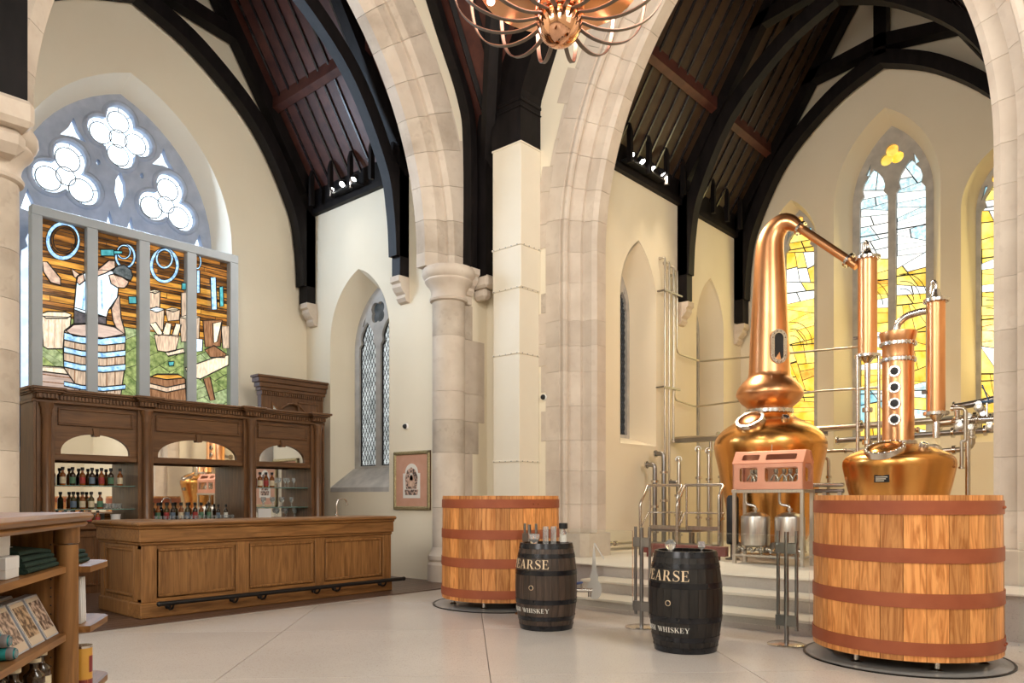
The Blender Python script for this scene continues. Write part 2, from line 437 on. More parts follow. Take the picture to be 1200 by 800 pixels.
def course(z0, z1, lo, hi, r):
    out = [z0]
    while out[-1] < z1-.001:
        h = r.uniform(lo, hi); out.append(z1 if z1-out[-1] < h*1.4 else out[-1]+h)
    return out
r2 = random.Random(3)
th = math.acos((CYA-cC)/cR)
for sgn, c in ((1, cC), (-1, 2*CYA-cC)):
    zz = course(.8, cS, .38, .62, r2)
    for a, b in zip(zz, zz[1:]): jamb_stone('jamb_stone', 'stone', w_carch, csec, c, sgn, a, b, planeX(CA))
    psec = [(5.98, -.05), (5.24, -.05), (5.15, .06), (5.15, .62), (5.40, .8), (5.98, .8)]
    jamb_stone('plinth', 'stone', w_carch, psec, c, sgn, .0 if sgn > 0 else .45, .8, planeX(CA))
    n = 12
    for i in range(n): sweep_stone('voussoir', 'stone', w_carch, csec, c, sgn, cS, th*i/n, th*(i+1)/n, 5, planeX(CA), .0004)
    # irregular quoins running into the plaster
    z = .8
    while z < cS:
        h = r2.uniform(.28, .5)
        if r2.random() < .62:
            e = r2.choice((.10, .16, .28, .30)); o = c+sgn*5.925
            B().box(CA-.012, CA+.1, min(o, o+sgn*e), max(o, o+sgn*e), z+.003, min(z+h, cS)-.003, .004).build('quoin', 'stone_warm' if r2.random() < .5 else 'stone', w_carch)
        z += h
    t = .02
    while t < th*.9:
        dt = r2.uniform(.05, .09); e = r2.choice((.06, .07, .08, .2, .22))
        sec = [(5.932, -.012), (5.932+e, -.012), (5.932+e, .08), (5.932, .08)]
        sweep_stone('quoin', 'stone', w_carch, sec, c, sgn, cS, t, t+dt, 2, planeX(CA), .0006)
        t += dt
tsec = [(5.71, -.012), (5.32, -.012), (5.25, .05), (5.25, .10), (5.06, .10), (4.90, .22), (4.90, .42), (5.71, .42)]
th = math.acos((TXA-tC)/tR)
for sgn, c in ((1, tC), (-1, 2*TXA-tC)):
    zz = course(4.98, tS+.0, .3, .5, r2)
    zz = [4.98, tS]
    for a, b in zip(zz, zz[1:]): jamb_stone('springer', 'stone', w_tarch, tsec, c, sgn, a, b, planeY(TA))
    n = 11
    for i in range(n): sweep_stone('voussoir', 'stone' if (i*7) % 3 else 'stone_warm', w_tarch, tsec, c, sgn, tS, th*i/n, th*(i+1)/n, 5, planeY(TA), .0005)
    t = .0
    while t < th*.92:
        dt = r2.uniform(.05, .1); e = r2.choice((.02, .03, .12, .16))
        sweep_stone('quoin', 'stone_warm' if r2.random() < .4 else 'stone', w_tarch, [(5.712, -.012), (5.712+e, -.012), (5.712+e, .08), (5.712, .08)], c, sgn, tS, t, t+dt, 2, planeY(TA), .0006)
        t += dt
    # round shaft with capital and base, flat pier beside it
    cx = c+sgn*5.32; cyy = TA+.12
    px = c+sgn*5.71
    zz = course(.55, 4.45, .45, .9, r2)
    for a, b in zip(zz, zz[1:]):
        m = 'stone_warm' if r2.random() < .35 else 'stone'
        B().lathe([(.262, a+.002), (.262, b-.002)], 28, (cx, cyy, 0)).build('shaft_drum', m, w_tarch, 30)
        e = sgn*r2.choice((.0, .02, .12, .16, .3))
        xa, xb = sorted((cx+sgn*.2, px+e)); B().box(xa, xb, TA-.012, TA+.36, a+.002, b-.002, .004).build('pier_stone', m, w_tarch)
    B().lathe([(.34, 0), (.34, .28), (.31, .33), (.33, .36), (.33, .42), (.29, .48), (.27, .55)], 28, (cx, cyy, 0)).build('shaft_base', 'stone', w_tarch, 30)
    xa, xb = sorted((cx+sgn*.1, px+sgn*.12)); B().box(xa, xb, TA-.05, TA+.36, 0, .5, .01).build('pier_plinth', 'stone', w_tarch)
    B().lathe([(.262, 4.44), (.30, 4.46), (.31, 4.49), (.29, 4.52), (.275, 4.56), (.285, 4.62), (.32, 4.69), (.36, 4.73), (.385, 4.77), (.375, 4.80), (.41, 4.83), (.43, 4.88), (.425, 4.94), (.40, 4.98), (.2, 4.985)], 32, (cx, cyy, 0)).build('capital', 'stone', w_tarch, 30)
    xa, xb = sorted((cx+sgn*.22, px+sgn*.0)); B().box(xa, xb, TA-.03, TA+.36, 4.46, 4.98, .015).build('pier_capital', 'stone', w_tarch)

# ---- carved corbels
def corbel(parent, fn, c, z, wd=.22):
    prof = [(0, -.42), (.06, -.40), (.10, -.34), (.09, -.29), (.14, -.25), (.19, -.18), (.185, -.12), (.23, -.09), (.23, 0), (0, 0)]
    B().sweep([[fn(c+s*wd/2, z+q, p) for (p, q) in prof] for s in (-1, 1)]).build('corbel', 'stone', parent)
tw_in = lambda u, v, w: (TW-w, u, v)
cw_in = lambda u, v, w: (u, CW-w, v)
for y in (9.72, 12.36): corbel(w_tside, tw_in, y, 4.98)
for x in (12.7, 15.08): corbel(w_cside, cw_in, x, 4.95)

# ---- roof trusses and the timber roofs
def truss(name, label, fn, ctr, half, zadd, t, wallpost=True):
    R = struct(thing(name, None, None), label, 'truss')
    k = half/3.25
    I0 = [(2.98, 5.3), (2.93, 6.0), (2.75, 6.75), (2.05, 7.92), (.98, 8.78), (0, 9.2)]
    I0 = [(p.x, p.y) for p in spline([(a*k, b+zadd, 0) for a, b in I0], 6)]
    for s in (-1, 1):
        secs = []
        for i, (a, b) in enumerate(I0):
            p = Vector(I0[max(i-1, 0)]); q = Vector(I0[min(i+1, len(I0)-1)]); d = (q-p).normalized(); nrm = Vector((-d.y, d.x))
            if nrm.x < 0 and nrm.y < 0: nrm = -nrm
            if nrm.y < 0: nrm = -nrm
            if i == 0: nrm = Vector((1, 0))
            wdt = .20+.05*i/len(I0)
            oa, ob = a+nrm.x*wdt, b+nrm.y*wdt
            oa = min(oa, half-.005)
            if b < 6.75+zadd: oa, ob = half-.004, b
            if i == len(I0)-1: oa, ob = 0, b+wdt
            secs.append([fn(ctr+s*a, b, -t/2), fn(ctr+s*a, b, t/2), fn(ctr+s*oa, ob, t/2), fn(ctr+s*oa, ob, -t/2)])
        B().sweep(secs).build('arched_brace', 'timber', R)
        B().prism([(ctr+s*(half-.2), 4.98), (ctr+s*(half-.005), 4.98), (ctr+s*(half-.005), 7.0+zadd), (ctr+s*(half-.2), 7.2+zadd)], None, -t/2, t/2, fn).build('wall_post', 'timber', R)
        z0 = 6.72+zadd
        B().prism([(ctr+s*half, z0), (ctr+s*half, z0+.42), (ctr, z0+.42+1.6*half), (ctr, z0+1.6*half)], None, -t/2, t/2, fn).build('principal_rafter', 'timber', R)
        B().prism([(ctr, 9.5+zadd), (ctr, 9.74+zadd), (ctr+s*half*.46, 9.52+zadd), (ctr+s*half*.52, 9.28+zadd)], None, -t/2, t/2, fn).build('collar', 'timber', R)
    B().prism([(ctr-.11, 9.35+zadd), (ctr+.11, 9.35+zadd), (ctr+.11, z0+1.6*half+.2), (ctr-.11, z0+1.6*half+.2)], None, -t/2, t/2, fn).build('king_post', 'timber', R)
    return R
truss('roof_truss', 'dark arched timber truss crossing the transept just behind its stone arch', planeY(9.72), TX, 3.25, 0, .2)
truss('roof_truss', 'dark timber truss set against the transept end wall over the great window', planeY(12.42), TX, 3.25, 0, .24)
truss('roof_truss', 'dark arched timber truss halfway along the chancel', planeX(12.7), CY, 2.85, .15, .2)
truss('roof_truss', 'dark timber truss with king post against the chancel end wall', planeX(15.1), CY, 2.85, .15, .26)

def roof(name, label, fn, ctr, half, zr, a0, a1, bmat):
    R = struct(thing(name, None, None), label, 'ceiling')
    sl = 1.6; sp = .295; n = int((a1-a0)/sp)
    for s in (-1, 1):
        rp = bp = None
        e = half+.25
        for i in range(n+1):
            a = a0+sp*i
            z0 = zr-sl*.25
            if rp is None:
                rp = o = B().prism([(ctr+s*e, z0), (ctr+s*e, z0+.24), (ctr, z0+.24+sl*e), (ctr, z0+sl*e)], None, -.018, .018, fn(0)).build('rafter', 'rafter', R)
                bp = o2 = B().prism([(ctr+s*e, z0+.06), (ctr+s*e, z0+.2), (ctr, z0+.2+sl*e), (ctr, z0+.06+sl*e)], None, .003, sp-.003, fn(0)).build('roof_board', bmat, R)
            else:
                o = rp.copy(); COL.objects.link(o); o2 = bp.copy(); COL.objects.link(o2)
            d = Vector(fn(0)(0, 0, a))-Vector(fn(0)(0, 0, 0)); o.location = d; o2.location = d
            # short ashlar post at the rafter foot
            if i % 2 == 0:
                B().prism([(ctr+s*(half-.28), zr-.32), (ctr+s*(half-.20), zr-.32), (ctr+s*(half-.20), zr+.2), (ctr+s*(half-.24), zr+.34), (ctr+s*(half-.28), zr+.2)], None, a-.035, a+.035, fn(0)).build('ashlar_post', 'timber', R)
        L = a1-a0
        for off in (half*.74,):
            z = zr+sl*(half-off)
            B().prism([(ctr+s*(off-.06), z-.04), (ctr+s*(off+.05), z-.10), (ctr+s*(off+.05), z+.04), (ctr+s*(off-.06), z+.2)], None, a0, a1, fn(0)).build('purlin', 'roof_board', R)
        B().prism([(ctr+s*(half-.10), zr-.40), (ctr+s*half, zr-.40), (ctr+s*half, zr-.3), (ctr+s*(half-.10), zr-.3)], None, a0, a1, fn(0)).build('wall_plate', 'timber', R)
        B().prism([(ctr+s*(half-.02), zr-.32), (ctr+s*(half+.02), zr-.32), (ctr+s*(half+.02), zr+.1), (ctr+s*(half-.02), zr+.1)], None, a0, a1, fn(0)).build('eaves_board', 'timber', R)
    B().prism([(ctr-.15, zr+sl*half-.1), (ctr+.15, zr+sl*half-.1), (ctr+.15, zr+sl*half+.4), (ctr-.15, zr+sl*half+.4)], None, a0, a1, fn(0)).build('ridge_beam', 'timber', R)
    return R
roof('ceiling_transept', 'steep transept ceiling of dark rafters and reddish brown boards', planeY, TX, 3.25, 7.05, 9.13, 12.58, 'roof_board')
roof('ceiling_chancel', 'steep chancel ceiling of near black rafters and brown boards', planeX, CY, 2.85, 7.15, 10.03, 15.28, 'roof_board_olive')

# crossing roof: four gables meeting over the chandelier
TXA = 5.15; ax, by, zc, HH = 4.1, 4.55, 6.6, 8.0
cc = struct(thing('ceiling_crossing', None, None), 'steep dark boarded ceiling of the crossing with valley ribs', 'ceiling')
def cz(x, y): return zc+HH*max(1-abs(x-TXA)/ax, 1-abs(y-CY)/by)
for sx in (-1, 1):
    for sy in (-1, 1):
        k = (TXA+sx*ax, CY+sy*by, zc); O = (TXA, CY, zc+HH)
        n = 12 if (sx, sy) == (1, 1) else 4
        for i in range(n):      # web rising towards the transept side: boards run along X
            a, b = i/n, (i+1)/n
            def P(t, u, dz=0): return (TXA+sx*ax*u, CY+sy*by*t, zc+HH*(1-u)+dz)
            B().add([P(a, a), P(b, b), P(b, 0), P(a, 0), P(a, a, .1), P(b, b, .1), P(b, 0, .1), P(a, 0, .1)],
                    [(0, 1, 2, 3), (4, 7, 6, 5), (0, 4, 5, 1), (2, 6, 7, 3), (1, 5, 6, 2), (0, 3, 7, 4)]).build('roof_board', 'roof_board', cc)
            def Q(t, u, dz=0): return (TXA+sx*ax*t, CY+sy*by*u, zc+HH*(1-u)+dz)
            B().add([Q(a, a), Q(b, b), Q(b, 0), Q(a, 0), Q(a, a, .1), Q(b, b, .1), Q(b, 0, .1), Q(a, 0, .1)],
                    [(0, 1, 2, 3), (4, 7, 6, 5), (0, 4, 5, 1), (2, 6, 7, 3), (1, 5, 6, 2), (0, 3, 7, 4)]).build('roof_board', 'roof_board', cc)
            if (sx, sy) == (1, 1) and i < n-1:
                t = b-.002
                B().tube([P(t, t, -.02), P(t, 0, -.02)], .055, 4).build('rafter', 'timber', cc)
                B().tube([Q(t, t, -.02), Q(t, 0, -.02)], .055, 4).build('rafter', 'timber', cc)
        e = .12
        B().tube([(k[0]-sx*e, k[1]-sy*e, zc-.15), (TXA, CY, zc+HH-.12)], .14, 6).build('valley_rib', 'timber', cc)
        # wall ribs standing on corbels in the corner
        yw = CY+sy*by-sy*.10 if sy < 0 else TA-.10
        pts = [(TXA+sx*(ax-.55), yw, 4.98), (TXA+sx*(ax-.55), yw, 6.9), (TXA+sx*(ax-.68), yw, 7.7), (TXA+sx*(ax-1.4), yw, zc+HH*1.25/ax), (TXA+sx*.2, yw, zc+HH*(ax-.4)/ax)]
        secs = [[(p.x-.07, p.y-.09, p.z), (p.x+.07, p.y-.09, p.z), (p.x+.07, p.y+.09, p.z), (p.x-.07, p.y+.09, p.z)] for p in spline(pts, 5)]
        B().sweep(secs).build('wall_rib', 'timber', cc)
        xw = TXA+sx*ax-sx*.3
        yy = yw-sy*.12
        pts = [(xw, yy, 4.9), (xw, yy, 6.6), (xw-sx*.05, yy-sy*.15, 7.6), (xw-sx*.1, CY+sy*(by-1.35), zc+HH*1.1/by), (xw-sx*.1, CY+sy*.2, zc+HH*(by-.45)/by)]
        secs = [[(p.x-.11, p.y-.1, p.z), (p.x+.11, p.y-.1, p.z), (p.x+.11, p.y+.1, p.z), (p.x-.11, p.y+.1, p.z)] for p in spline(pts, 5)]
        B().sweep(secs).build('wall_rib', 'timber', cc)
for sx in (-1, 1):
    c = TXA+sx*(ax-.55)
    corbel(w_tarch, lambda u, v, w: (u, TA-w, v), c, 5.0, .2)
    B().box(TXA+sx*(ax-.3)-.13, TXA+sx*(ax-.3)+.13, TA-.36, TA, 4.72, 4.92, .04).build('corbel', 'stone', w_tarch)
    B().box(TXA+sx*(ax-.3)-.09, TXA+sx*(ax-.3)+.09, TA-.28, TA, 4.55, 4.73, .05).build('corbel_foot', 'stone', w_tarch)

B().box(1.95, 2.37, TA-.42, TA-.20, 5.12, 11).build('wall_post', 'timber', cc)
B().box(1.9, 2.42, TA-.50, TA, 4.86, 5.12, .05).build('corbel', 'stone', w_tarch); B().box(1.95, 2.38, TA-.40, TA, 4.62, 4.87, .08).build('corbel_foot', 'stone', w_tarch)
# daylight of the great window
light('great_window_daylight', 'AREA', (TX, 12.78, 6.45), 190, (.62, .79, 1), 1.5, 1.3, (TX, 9, 5.6))
for yy in (4.2, 5.97, 2.43): light('stained_window_daylight', 'AREA', (15.66, yy, 4.8), 34 if yy == 4.2 else 16, (1, .80, .32), .8 if yy == 4.2 else .4, 4.2, (10, yy, 4.2))

# ================================================================== WINDOWS
def splay(parent, A, Bq, fa, fb, m='plaster'):
    return B().loft([fa(u, v, 0) for u, v in A], [fb(u, v, 0) for u, v in Bq]).build('splay', m, parent, 40)
def pane(parent, poly, w, fn, m, name='pane', t=.004):
    poly = dedup(poly)
    if len(poly) < 3 or area(poly) < 2e-5: return None
    return B().prism(poly, None, w, w+t, fn).build(name, m, parent)
# window_1: the great window of the transept, seen above the backlit panel
w1 = struct(thing('window_1', None, None), 'great pointed window with stone tracery of a quatrefoil over two trefoils', 'window')
fw = planeY(13.0)
splay(w1, gothic(TX, 1.72, 5.7, 2.42, 2.0), gothic(TX, 1.55, 5.7, 2.22, 2.1), planeY(TE-.003), fw, 'plaster_daylit')
q0 = foil(TX, 7.22, .27, .235, 4, PI/2)
tL = foil(TX-.78, 6.36, .27, .25, 3, PI/2-.1); tRr = foil(TX+.78, 6.36, .27, .25, 3, PI/2-.1)
def tri(cx, cz, s, rot): return [(cx+s*(1.15 if k % 2 == 0 else .42)*math.cos(rot+k*PI/3), cz+s*(1.15 if k % 2 == 0 else .42)*math.sin(rot+k*PI/3)) for k in range(6)]
small = [tri(TX-.70, 7.06, .19, PI/2), tri(TX+.70, 7.06, .19, PI/2),
         [(TX, 6.02), (TX+.09, 6.3), (TX+.075, 6.5), (TX, 6.66), (TX-.075, 6.5), (TX-.09, 6.3)],
         [(TX-.24, 5.62), (TX-.10, 5.74), (TX-.17, 5.98)], [(TX+.24, 5.62), (TX+.10, 5.74), (TX+.17, 5.98)],
         [(TX-1.18, 5.62), (TX-1.33, 5.98), (TX-1.42, 5.66)], [(TX+1.18, 5.62), (TX+1.33, 5.98), (TX+1.42, 5.66)],
         ell(TX-.34, 6.70, .032, .05, 8), ell(TX+.34, 6.70, .032, .05, 8), ell(TX-.56, 5.70, .09, .05, 8), ell(TX+.56, 5.70, .09, .05, 8)]
lights = [cusped(TX+(k-1.5)*.74, .31, 2.2, 4.9, .62) for k in range(4)]
B().prism(gothic(TX, 1.57, 5.7, 2.24, 2.08), [q0, tL, tRr]+small+lights, 0, .16, fw).build('tracery', 'stone_blue_glow', w1)
# raised mouldings round the foils
for pts, rr in ((foil(TX, 7.22, .285, .255, 4, PI/2), .04), (foil(TX-.78, 6.36, .285, .27, 3, PI/2-.1), .04), (foil(TX+.78, 6.36, .285, .27, 3, PI/2-.1), .04)):
    B().tube([fw(u, v, -.005) for u, v in pts], rr, 6, True).build('foil_moulding', 'stone_blue_glow', w1, 60)
def foil_glass(cx, cz, rho, r, n, rot):
    for k in range(n):
        a = rot+2*PI*k/n
        pane(w1, ell(cx+rho*math.cos(a), cz+rho*math.sin(a), r*.70, r*.70, 20), .093, fw, G['w'])
        lp = [(cx+rho*math.cos(a)+r*1.02*math.cos(b), cz+rho*math.sin(a)+r*1.02*math.sin(b)) for b in [2*PI*i/24 for i in range(24)]]
        hp = [(cx+rho*math.cos(a)+r*.75*math.cos(b), cz+rho*math.sin(a)+r*.75*math.sin(b)) for b in [2*PI*i/24 for i in range(24)]]
        B().prism(lp, [hp], .10, .104, fw).build('pane', G['w'], w1)
        c0 = (cx+rho*math.cos(a), cz+rho*math.sin(a))
        B().prism(ell(*c0, r*.745, r*.745, 24), [ell(*c0, r*.69, r*.69, 24)], .086, .092, fw).build('lead', 'lead_grey', w1)
        for b in (-.9, 0, .9): B().tube([fw(c0[0]+r*.72*math.cos(a+b), c0[1]+r*.72*math.sin(a+b), .09), fw(c0[0]+r*1.0*math.cos(a+b), c0[1]+r*1.0*math.sin(a+b), .09)], .006, 4).build('lead', 'lead_grey', w1)
    pane(w1, ell(cx, cz, .135, .135, 20), .088, fw, G['w'])
    B().prism(ell(cx, cz, .148, .148, 20), [ell(cx, cz, .134, .134, 20)], .084, .094, fw).build('lead', 'lead_grey', w1)
foil_glass(TX, 7.22, .27, .235, 4, PI/2); foil_glass(TX-.78, 6.36, .27, .25, 3, PI/2-.1); foil_glass(TX+.78, 6.36, .27, .25, 3, PI/2-.1)
for q in small+lights: pane(w1, q, .12, fw, G['w'] if q in small else G['sky'])
B().prism(gothic(TX, 1.6, 5.7, 2.3, 2.05), None, .15, .17, fw).build('outer_leading', 'lead_grey', w1)

def diamond(parent, poly, w, fn, du, dv, r=.007):
    b = B(); us = [p[0] for p in poly]; vs_ = [p[1] for p in poly]; u0, u1, v0, v1 = min(us), max(us), min(vs_), max(vs_)
    n = int((u1-u0)/du+(v1-v0)/dv)+3
    for s in (1, -1):
        for k in range(-n, n):
            q = clip(clip(poly, u0 + k*du if s > 0 else u1-k*du, v0, -s*dv, du), (u0+k*du if s > 0 else u1-k*du)-s*0, v0+.0001, s*dv, -du) if False else None
            # segment of the line through the polygon
            p0 = (u0+k*du, v0) if s > 0 else (u1-k*du, v0)
            d = (s*du, dv); ts = []
            for i in range(len(poly)):
                a = poly[i]; c = poly[(i+1) % len(poly)]; e = (c[0]-a[0], c[1]-a[1])
                den = d[0]*e[1]-d[1]*e[0]
                if abs(den) < 1e-12: continue
                t = ((a[0]-p0[0])*e[1]-(a[1]-p0[1])*e[0])/den; m_ = ((a[0]-p0[0])*d[1]-(a[1]-p0[1])*d[0])/den
                if 0 <= m_ <= 1: ts.append(t)
            ts.sort()
            if len(ts) >= 2 and ts[-1]-ts[0] > .05:
                b.tube([fn(p0[0]+d[0]*ts[0], p0[1]+d[1]*ts[0], w), fn(p0[0]+d[0]*ts[-1], p0[1]+d[1]*ts[-1], w)], r, 4)
    o = b.build('lead_lattice', 'lead', parent); o['kind'] = 'stuff'; return o
def two_light(name, label, fn0, fn1, cu, aw, zsw, hw, z0w, cu2, ai, zsi, hi, z0i, stone, kind, mid=True, m='plaster'):
    Wd = struct(thing(name, None, None), label, 'window')
    splay(Wd, gothic(cu, aw, zsw, hw, z0w), gothic(cu2, ai, zsi, hi, z0i), fn0, fn1, m)
    out = gothic(cu2, ai+.01, zsi, hi+.02, z0i-.02)
    holes = []; L = []
    if mid:
        half = ai*.36
        for s in (-1, 1): L.append(cusped(cu2+s*ai*.455, half, z0i+.06, zsi-.05, hi*.52))
        top = foil(cu2, zsi+hi*.60, ai*.15, ai*.16, 4 if kind == 'diamond' else 3, PI/4 if kind == 'diamond' else PI/2)
        ex = [[(cu2+s*ai*.66, zsi+hi*.42), (cu2+s*ai*.52, zsi+hi*.56), (cu2+s*ai*.57, zsi+hi*.40)] for s in (-1, 1)]
    else:
        L.append(cusped(cu2, ai*.80, z0i+.05, zsi-.12, hi*.75)); top = foil(cu2, zsi+hi*.68, ai*.19, ai*.19, 3, PI/2); ex = [[(cu2+s*ai*.80, zsi+hi*.2), (cu2+s*ai*.50, zsi+hi*.52), (cu2+s*ai*.62, zsi+hi*.52)] for s in (-1, 1)]
    B().prism(out, L+[top]+ex, 0, .12, fn1).build('tracery', stone, Wd)
    return Wd, L, top, ex
# lancet in the transept side wall
w2, L, top, ex = two_light('window_2', 'grey stone lancet with diamond leaded glass above the framed print', planeX(TW-.003), planeX(8.76), 10.98, .85, 4.2, 1.2, 1.5, 11.02, .69, 4.05, 1.12, 1.86, 'stone_grey', 'diamond')
for q in L:
    pane(w2, q, .06, planeX(8.76), G['dim']); diamond(w2, q, .05, planeX(8.76), .085, .17)
    B().prism(q, [[(cen(q)[0]+(p[0]-cen(q)[0])*.86, p[1]-.02 if p[1] > 3 else p[1]+.02) for p in q]], .045, .055, planeX(8.76)).build('lead_border', 'lead', w2)
for q in [top]+ex: pane(w2, q, .06, planeX(8.76), G['dgn'])
B().prism([(TW-.004, 1.44), (TW-.004, 1.52), (8.74, 1.875), (8.74, 1.80)], None, 10.14, 11.82, lambda u, v, w: (u, w, v)).build('sill', 'stone_grey', w2)
for nm, lab, cx in (('window_3', 'deep chancel lancet nearest the stone arch, beside the wall pipes', 11.27), ('window_4', 'deep chancel lancet behind the pot still', 13.92)):
    w3, L, top, ex = two_light(nm, lab, planeY(CW-.003), planeY(7.5), cx, .575, 4.72, 1.02, 2.25, cx-.02, .43, 4.65, .8, 2.4, 'stone_grey', 'diamond')
    for q in L: pane(w3, q, .06, planeY(7.5), G['dgn']); diamond(w3, q, .05, planeY(7.5), .062, .13)
    for q in [top]+ex: pane(w3, q, .06, planeY(7.5), G['dgn'])
# stained glass lancets of the chancel end
def lancet_colour(z, r, side):
    zz = z+.55 if side else z
    if zz > 6.9: return r.choice(['pb', 'pb', 'pw', 'pb']) if not side else r.choice(['y', 'y2', 'pw'])
    if side and zz > 5.4: return r.choice(['y2', 'y', 'pw', 'y2'])
    if zz > 6.0: return r.choice(['pb', 'pw', 'pb', 'pw', 'pw', 'r' if r.random() < .12 else 'pw'])
    if zz > 5.7: return r.choice(['pw', 'pw', 'y2'])
    if zz > 5.3: return r.choice(['y', 'y2', 'y2', 'y', 'y2', 'y', 'o', 'pw'])
    if zz > 3.5: return r.choice(['y', 'y', 'y2', 'y2', 'y', 'y2', 'o' if r.random() < .3 else 'y', 'pw'])
    if zz > 2.9: return r.choice(['y', 'b', 'pb', 'y2'])
    return r.choice(['y', 'y2', 'y', 'pb'])
def stained(name, label, cu, aw, zsw, hw, ai, zsi, hi, z0i, mid, seed):
    fn = planeX(15.75); r = random.Random(seed)
    Wd, L, top, ex = two_light(name, label, planeX(CE-.003), fn, cu, aw, zsw, hw, 2.2 if mid else 2.3, cu, ai, zsi, hi, z0i, 'stone_grey', 'foil', mid)
    for q in L:
        c = cen(q)[0]; hw_ = max(p[0] for p in q)-c; zt = max(p[1] for p in q)
        base = gothic(c, hw_+.005, zt-hw_*1.9, hw_*1.9, z0i+.05, 6)
        B().prism(base, None, .075, .085, fn).build('leading', 'lead', Wd)
        cells = bsp(base, 46 if mid else 40, r, [0, 14, -10, 8, 75, 90, 60])
        for k in cells: pane(Wd, shrink(k, .009), .068, fn, G[lancet_colour(cen(k)[1], r, not mid)])
        for zz in [z0i+.9, z0i+2.0, z0i+3.1, z0i+4.0]:
            B().tube([fn(c-hw_, zz, .05), fn(c+hw_, zz+.03, .05)], .012, 5).build('saddle_bar', 'lead', Wd)
        for R_ in (.28, .42, .56):
            B().tube([fn(*p, .062) for p in [(c+hw_*.7-R_*math.cos(t)*.8, zsi-2.0+R_*math.sin(t)) for t in [PI*.02+i*PI*.5/8 for i in range(9)]] if abs(p[0]-c) < hw_], .006, 4).build('lead_line', 'lead', Wd)
    c3 = cen(top); rr = ai*.19
    for k in range(3):
        a = PI/2+2*PI*k/3
        pane(Wd, [(c3[0]+rr*.98*math.cos(a)+rr*.9*math.cos(b), c3[1]+rr*.98*math.sin(a)+rr*.9*math.sin(b)) for b in [2*PI*i/14 for i in range(14)]], .06, fn, G['o' if k == 0 else 'y'])
    pane(Wd, top, .075, fn, G['o'])
    for q in ex: pane(Wd, q, .075, fn, G['pb' if mid else 'b'])
    return Wd
stained('window_5', 'tall two light stained glass window, yellow below and ice blue above', CY, .93, 7.0, 1.65, .72, 7.05, 1.42, 2.45, True, 5)
stained('window_6', 'narrow yellow stained glass lancet behind the swan neck of the pot still', 5.97, .52, 6.4, .98, .37, 6.45, .85, 2.5, False, 8)
stained('window_7', 'narrow yellow stained glass lancet half hidden by the chancel arch jamb', 2.43, .52, 6.4, .98, .37, 6.45, .85, 2.5, False, 11)
# lit windows out of view, added where the fill lights stand
for nm, lab, fn, cu, a in (('added_window_8', 'added unseen broad pointed west window of the nave', lambda u, v, w: (-9+w, u, v), 4.2, 2.4),
                           ('added_window_9', 'added unseen tall pointed south window of the nave', lambda u, v, w: (u, -3+w, v), -3.2, 1.5),
                           ('added_window_10', 'added unseen tall pointed south window of the crossing', lambda u, v, w: (u, -3+w, v), 4.4, 1.5)):
    Wd = struct(thing(nm, None, None), lab, 'window')
    B().prism(gothic(cu, a+.2, 6.2, a*1.6, 2.8), [gothic(cu, a, 6.2, a*1.45, 3.0)], 0, .1, fn).build('tracery', 'stone', Wd)
    B().prism(gothic(cu, a, 6.2, a*1.45, 3.0), None, .02, .04, fn).build('pane', G['pw'], Wd)
    for k in (-.33, .33): B().prism([(cu+k*a-.06, 3), (cu+k*a+.06, 3), (cu+k*a+.06, 7), (cu+k*a-.06, 7)], None, .02, .1, fn).build('mullion', 'stone', Wd)

# ================================================================== THE BACKLIT STAINED GLASS PANEL
CG = {}
for k, c1, c2, st, sc, sx in (('blue', (.10, .28, .55), (.55, .80, .98), .95, 18, (1, 1, 1)), ('log', (.06, .022, .008), (.62, .26, .05), .62, 4, (.8, 1, 5)), ('logd', (.02, .010, .006), (.20, .085, .02), .5, 5, (.8, 1, 5)),
        ('gold', (.30, .12, .02), (.85, .45, .08), .7, 4, (.8, 1, 6)), ('green', (.10, .17, .05), (.42, .52, .20), .62, 16, (1, 1, 1)), ('green2', (.16, .24, .10), (.50, .60, .34), .66, 16, (1, 1, 1)),
        ('stave', (.34, .24, .17), (.68, .55, .42), .78, 10, (5, 1, .6)), ('beige', (.52, .44, .32), (.86, .79, .64), .85, 10, (3, 1, 1)), ('shirt', (.45, .66, .82), (.95, .98, 1), .95, 12, (1, 1, 1)),
        ('skin', (.36, .24, .18), (.72, .55, .44), .8, 14, (1, 1, 1)), ('cap', (.04, .055, .06), (.14, .17, .19), .55, 20, (1, 1, 1)), ('teal', (.03, .22, .26), (.12, .50, .55), .7, 12, (1, 1, 1)),
        ('brown', (.13, .055, .025), (.36, .19, .10), .65, 10, (4, 1, .6)), ('pink', (.40, .30, .26), (.66, .54, .48), .75, 6, (.6, 1, 3)), ('trouser', (.05, .05, .06), (.16, .15, .17), .5, 16, (1, 1, 1))):
    CG[k] = glassmat('stained_'+k, c1, c2, st, sc, sx, .3, .7)
sgp = thing('stained_glass_panel', 'backlit stained glass panel of a cooper hammering a barrel, in a grey frame', 'stained glass', (5.15, 12.2, 0))
def PC(x, y):       # panel drawing grid -> metres across and up the panel
    px = 20+x*280/862; py = 220+y*.325; t = (px-600)/890
    d = 12.2/(.6626-.749*t)
    return (d*(.749+.6626*t)-5.15, 1.35+(582-py)/890*d)
pf = planeY(0)
LX = [(PC(85, 105)[0], PC(245, 140)[0]), (PC(285, 150)[0], PC(433, 190)[0]), (PC(472, 205)[0], PC(605, 235)[0]), (PC(640, 240)[0], PC(760, 265)[0])]
ZT, ZB = 5.33, 2.45
xo0, xo1 = LX[0][0]-.14, LX[3][1]+.15
B().box(xo0, xo1, -.09, .06, ZT, ZT+.14, .01).build('frame_head', 'frame_grey', sgp)
B().box(xo0, xo1, -.09, .06, ZB-.14, ZB, .01).build('frame_sill', 'frame_grey', sgp)
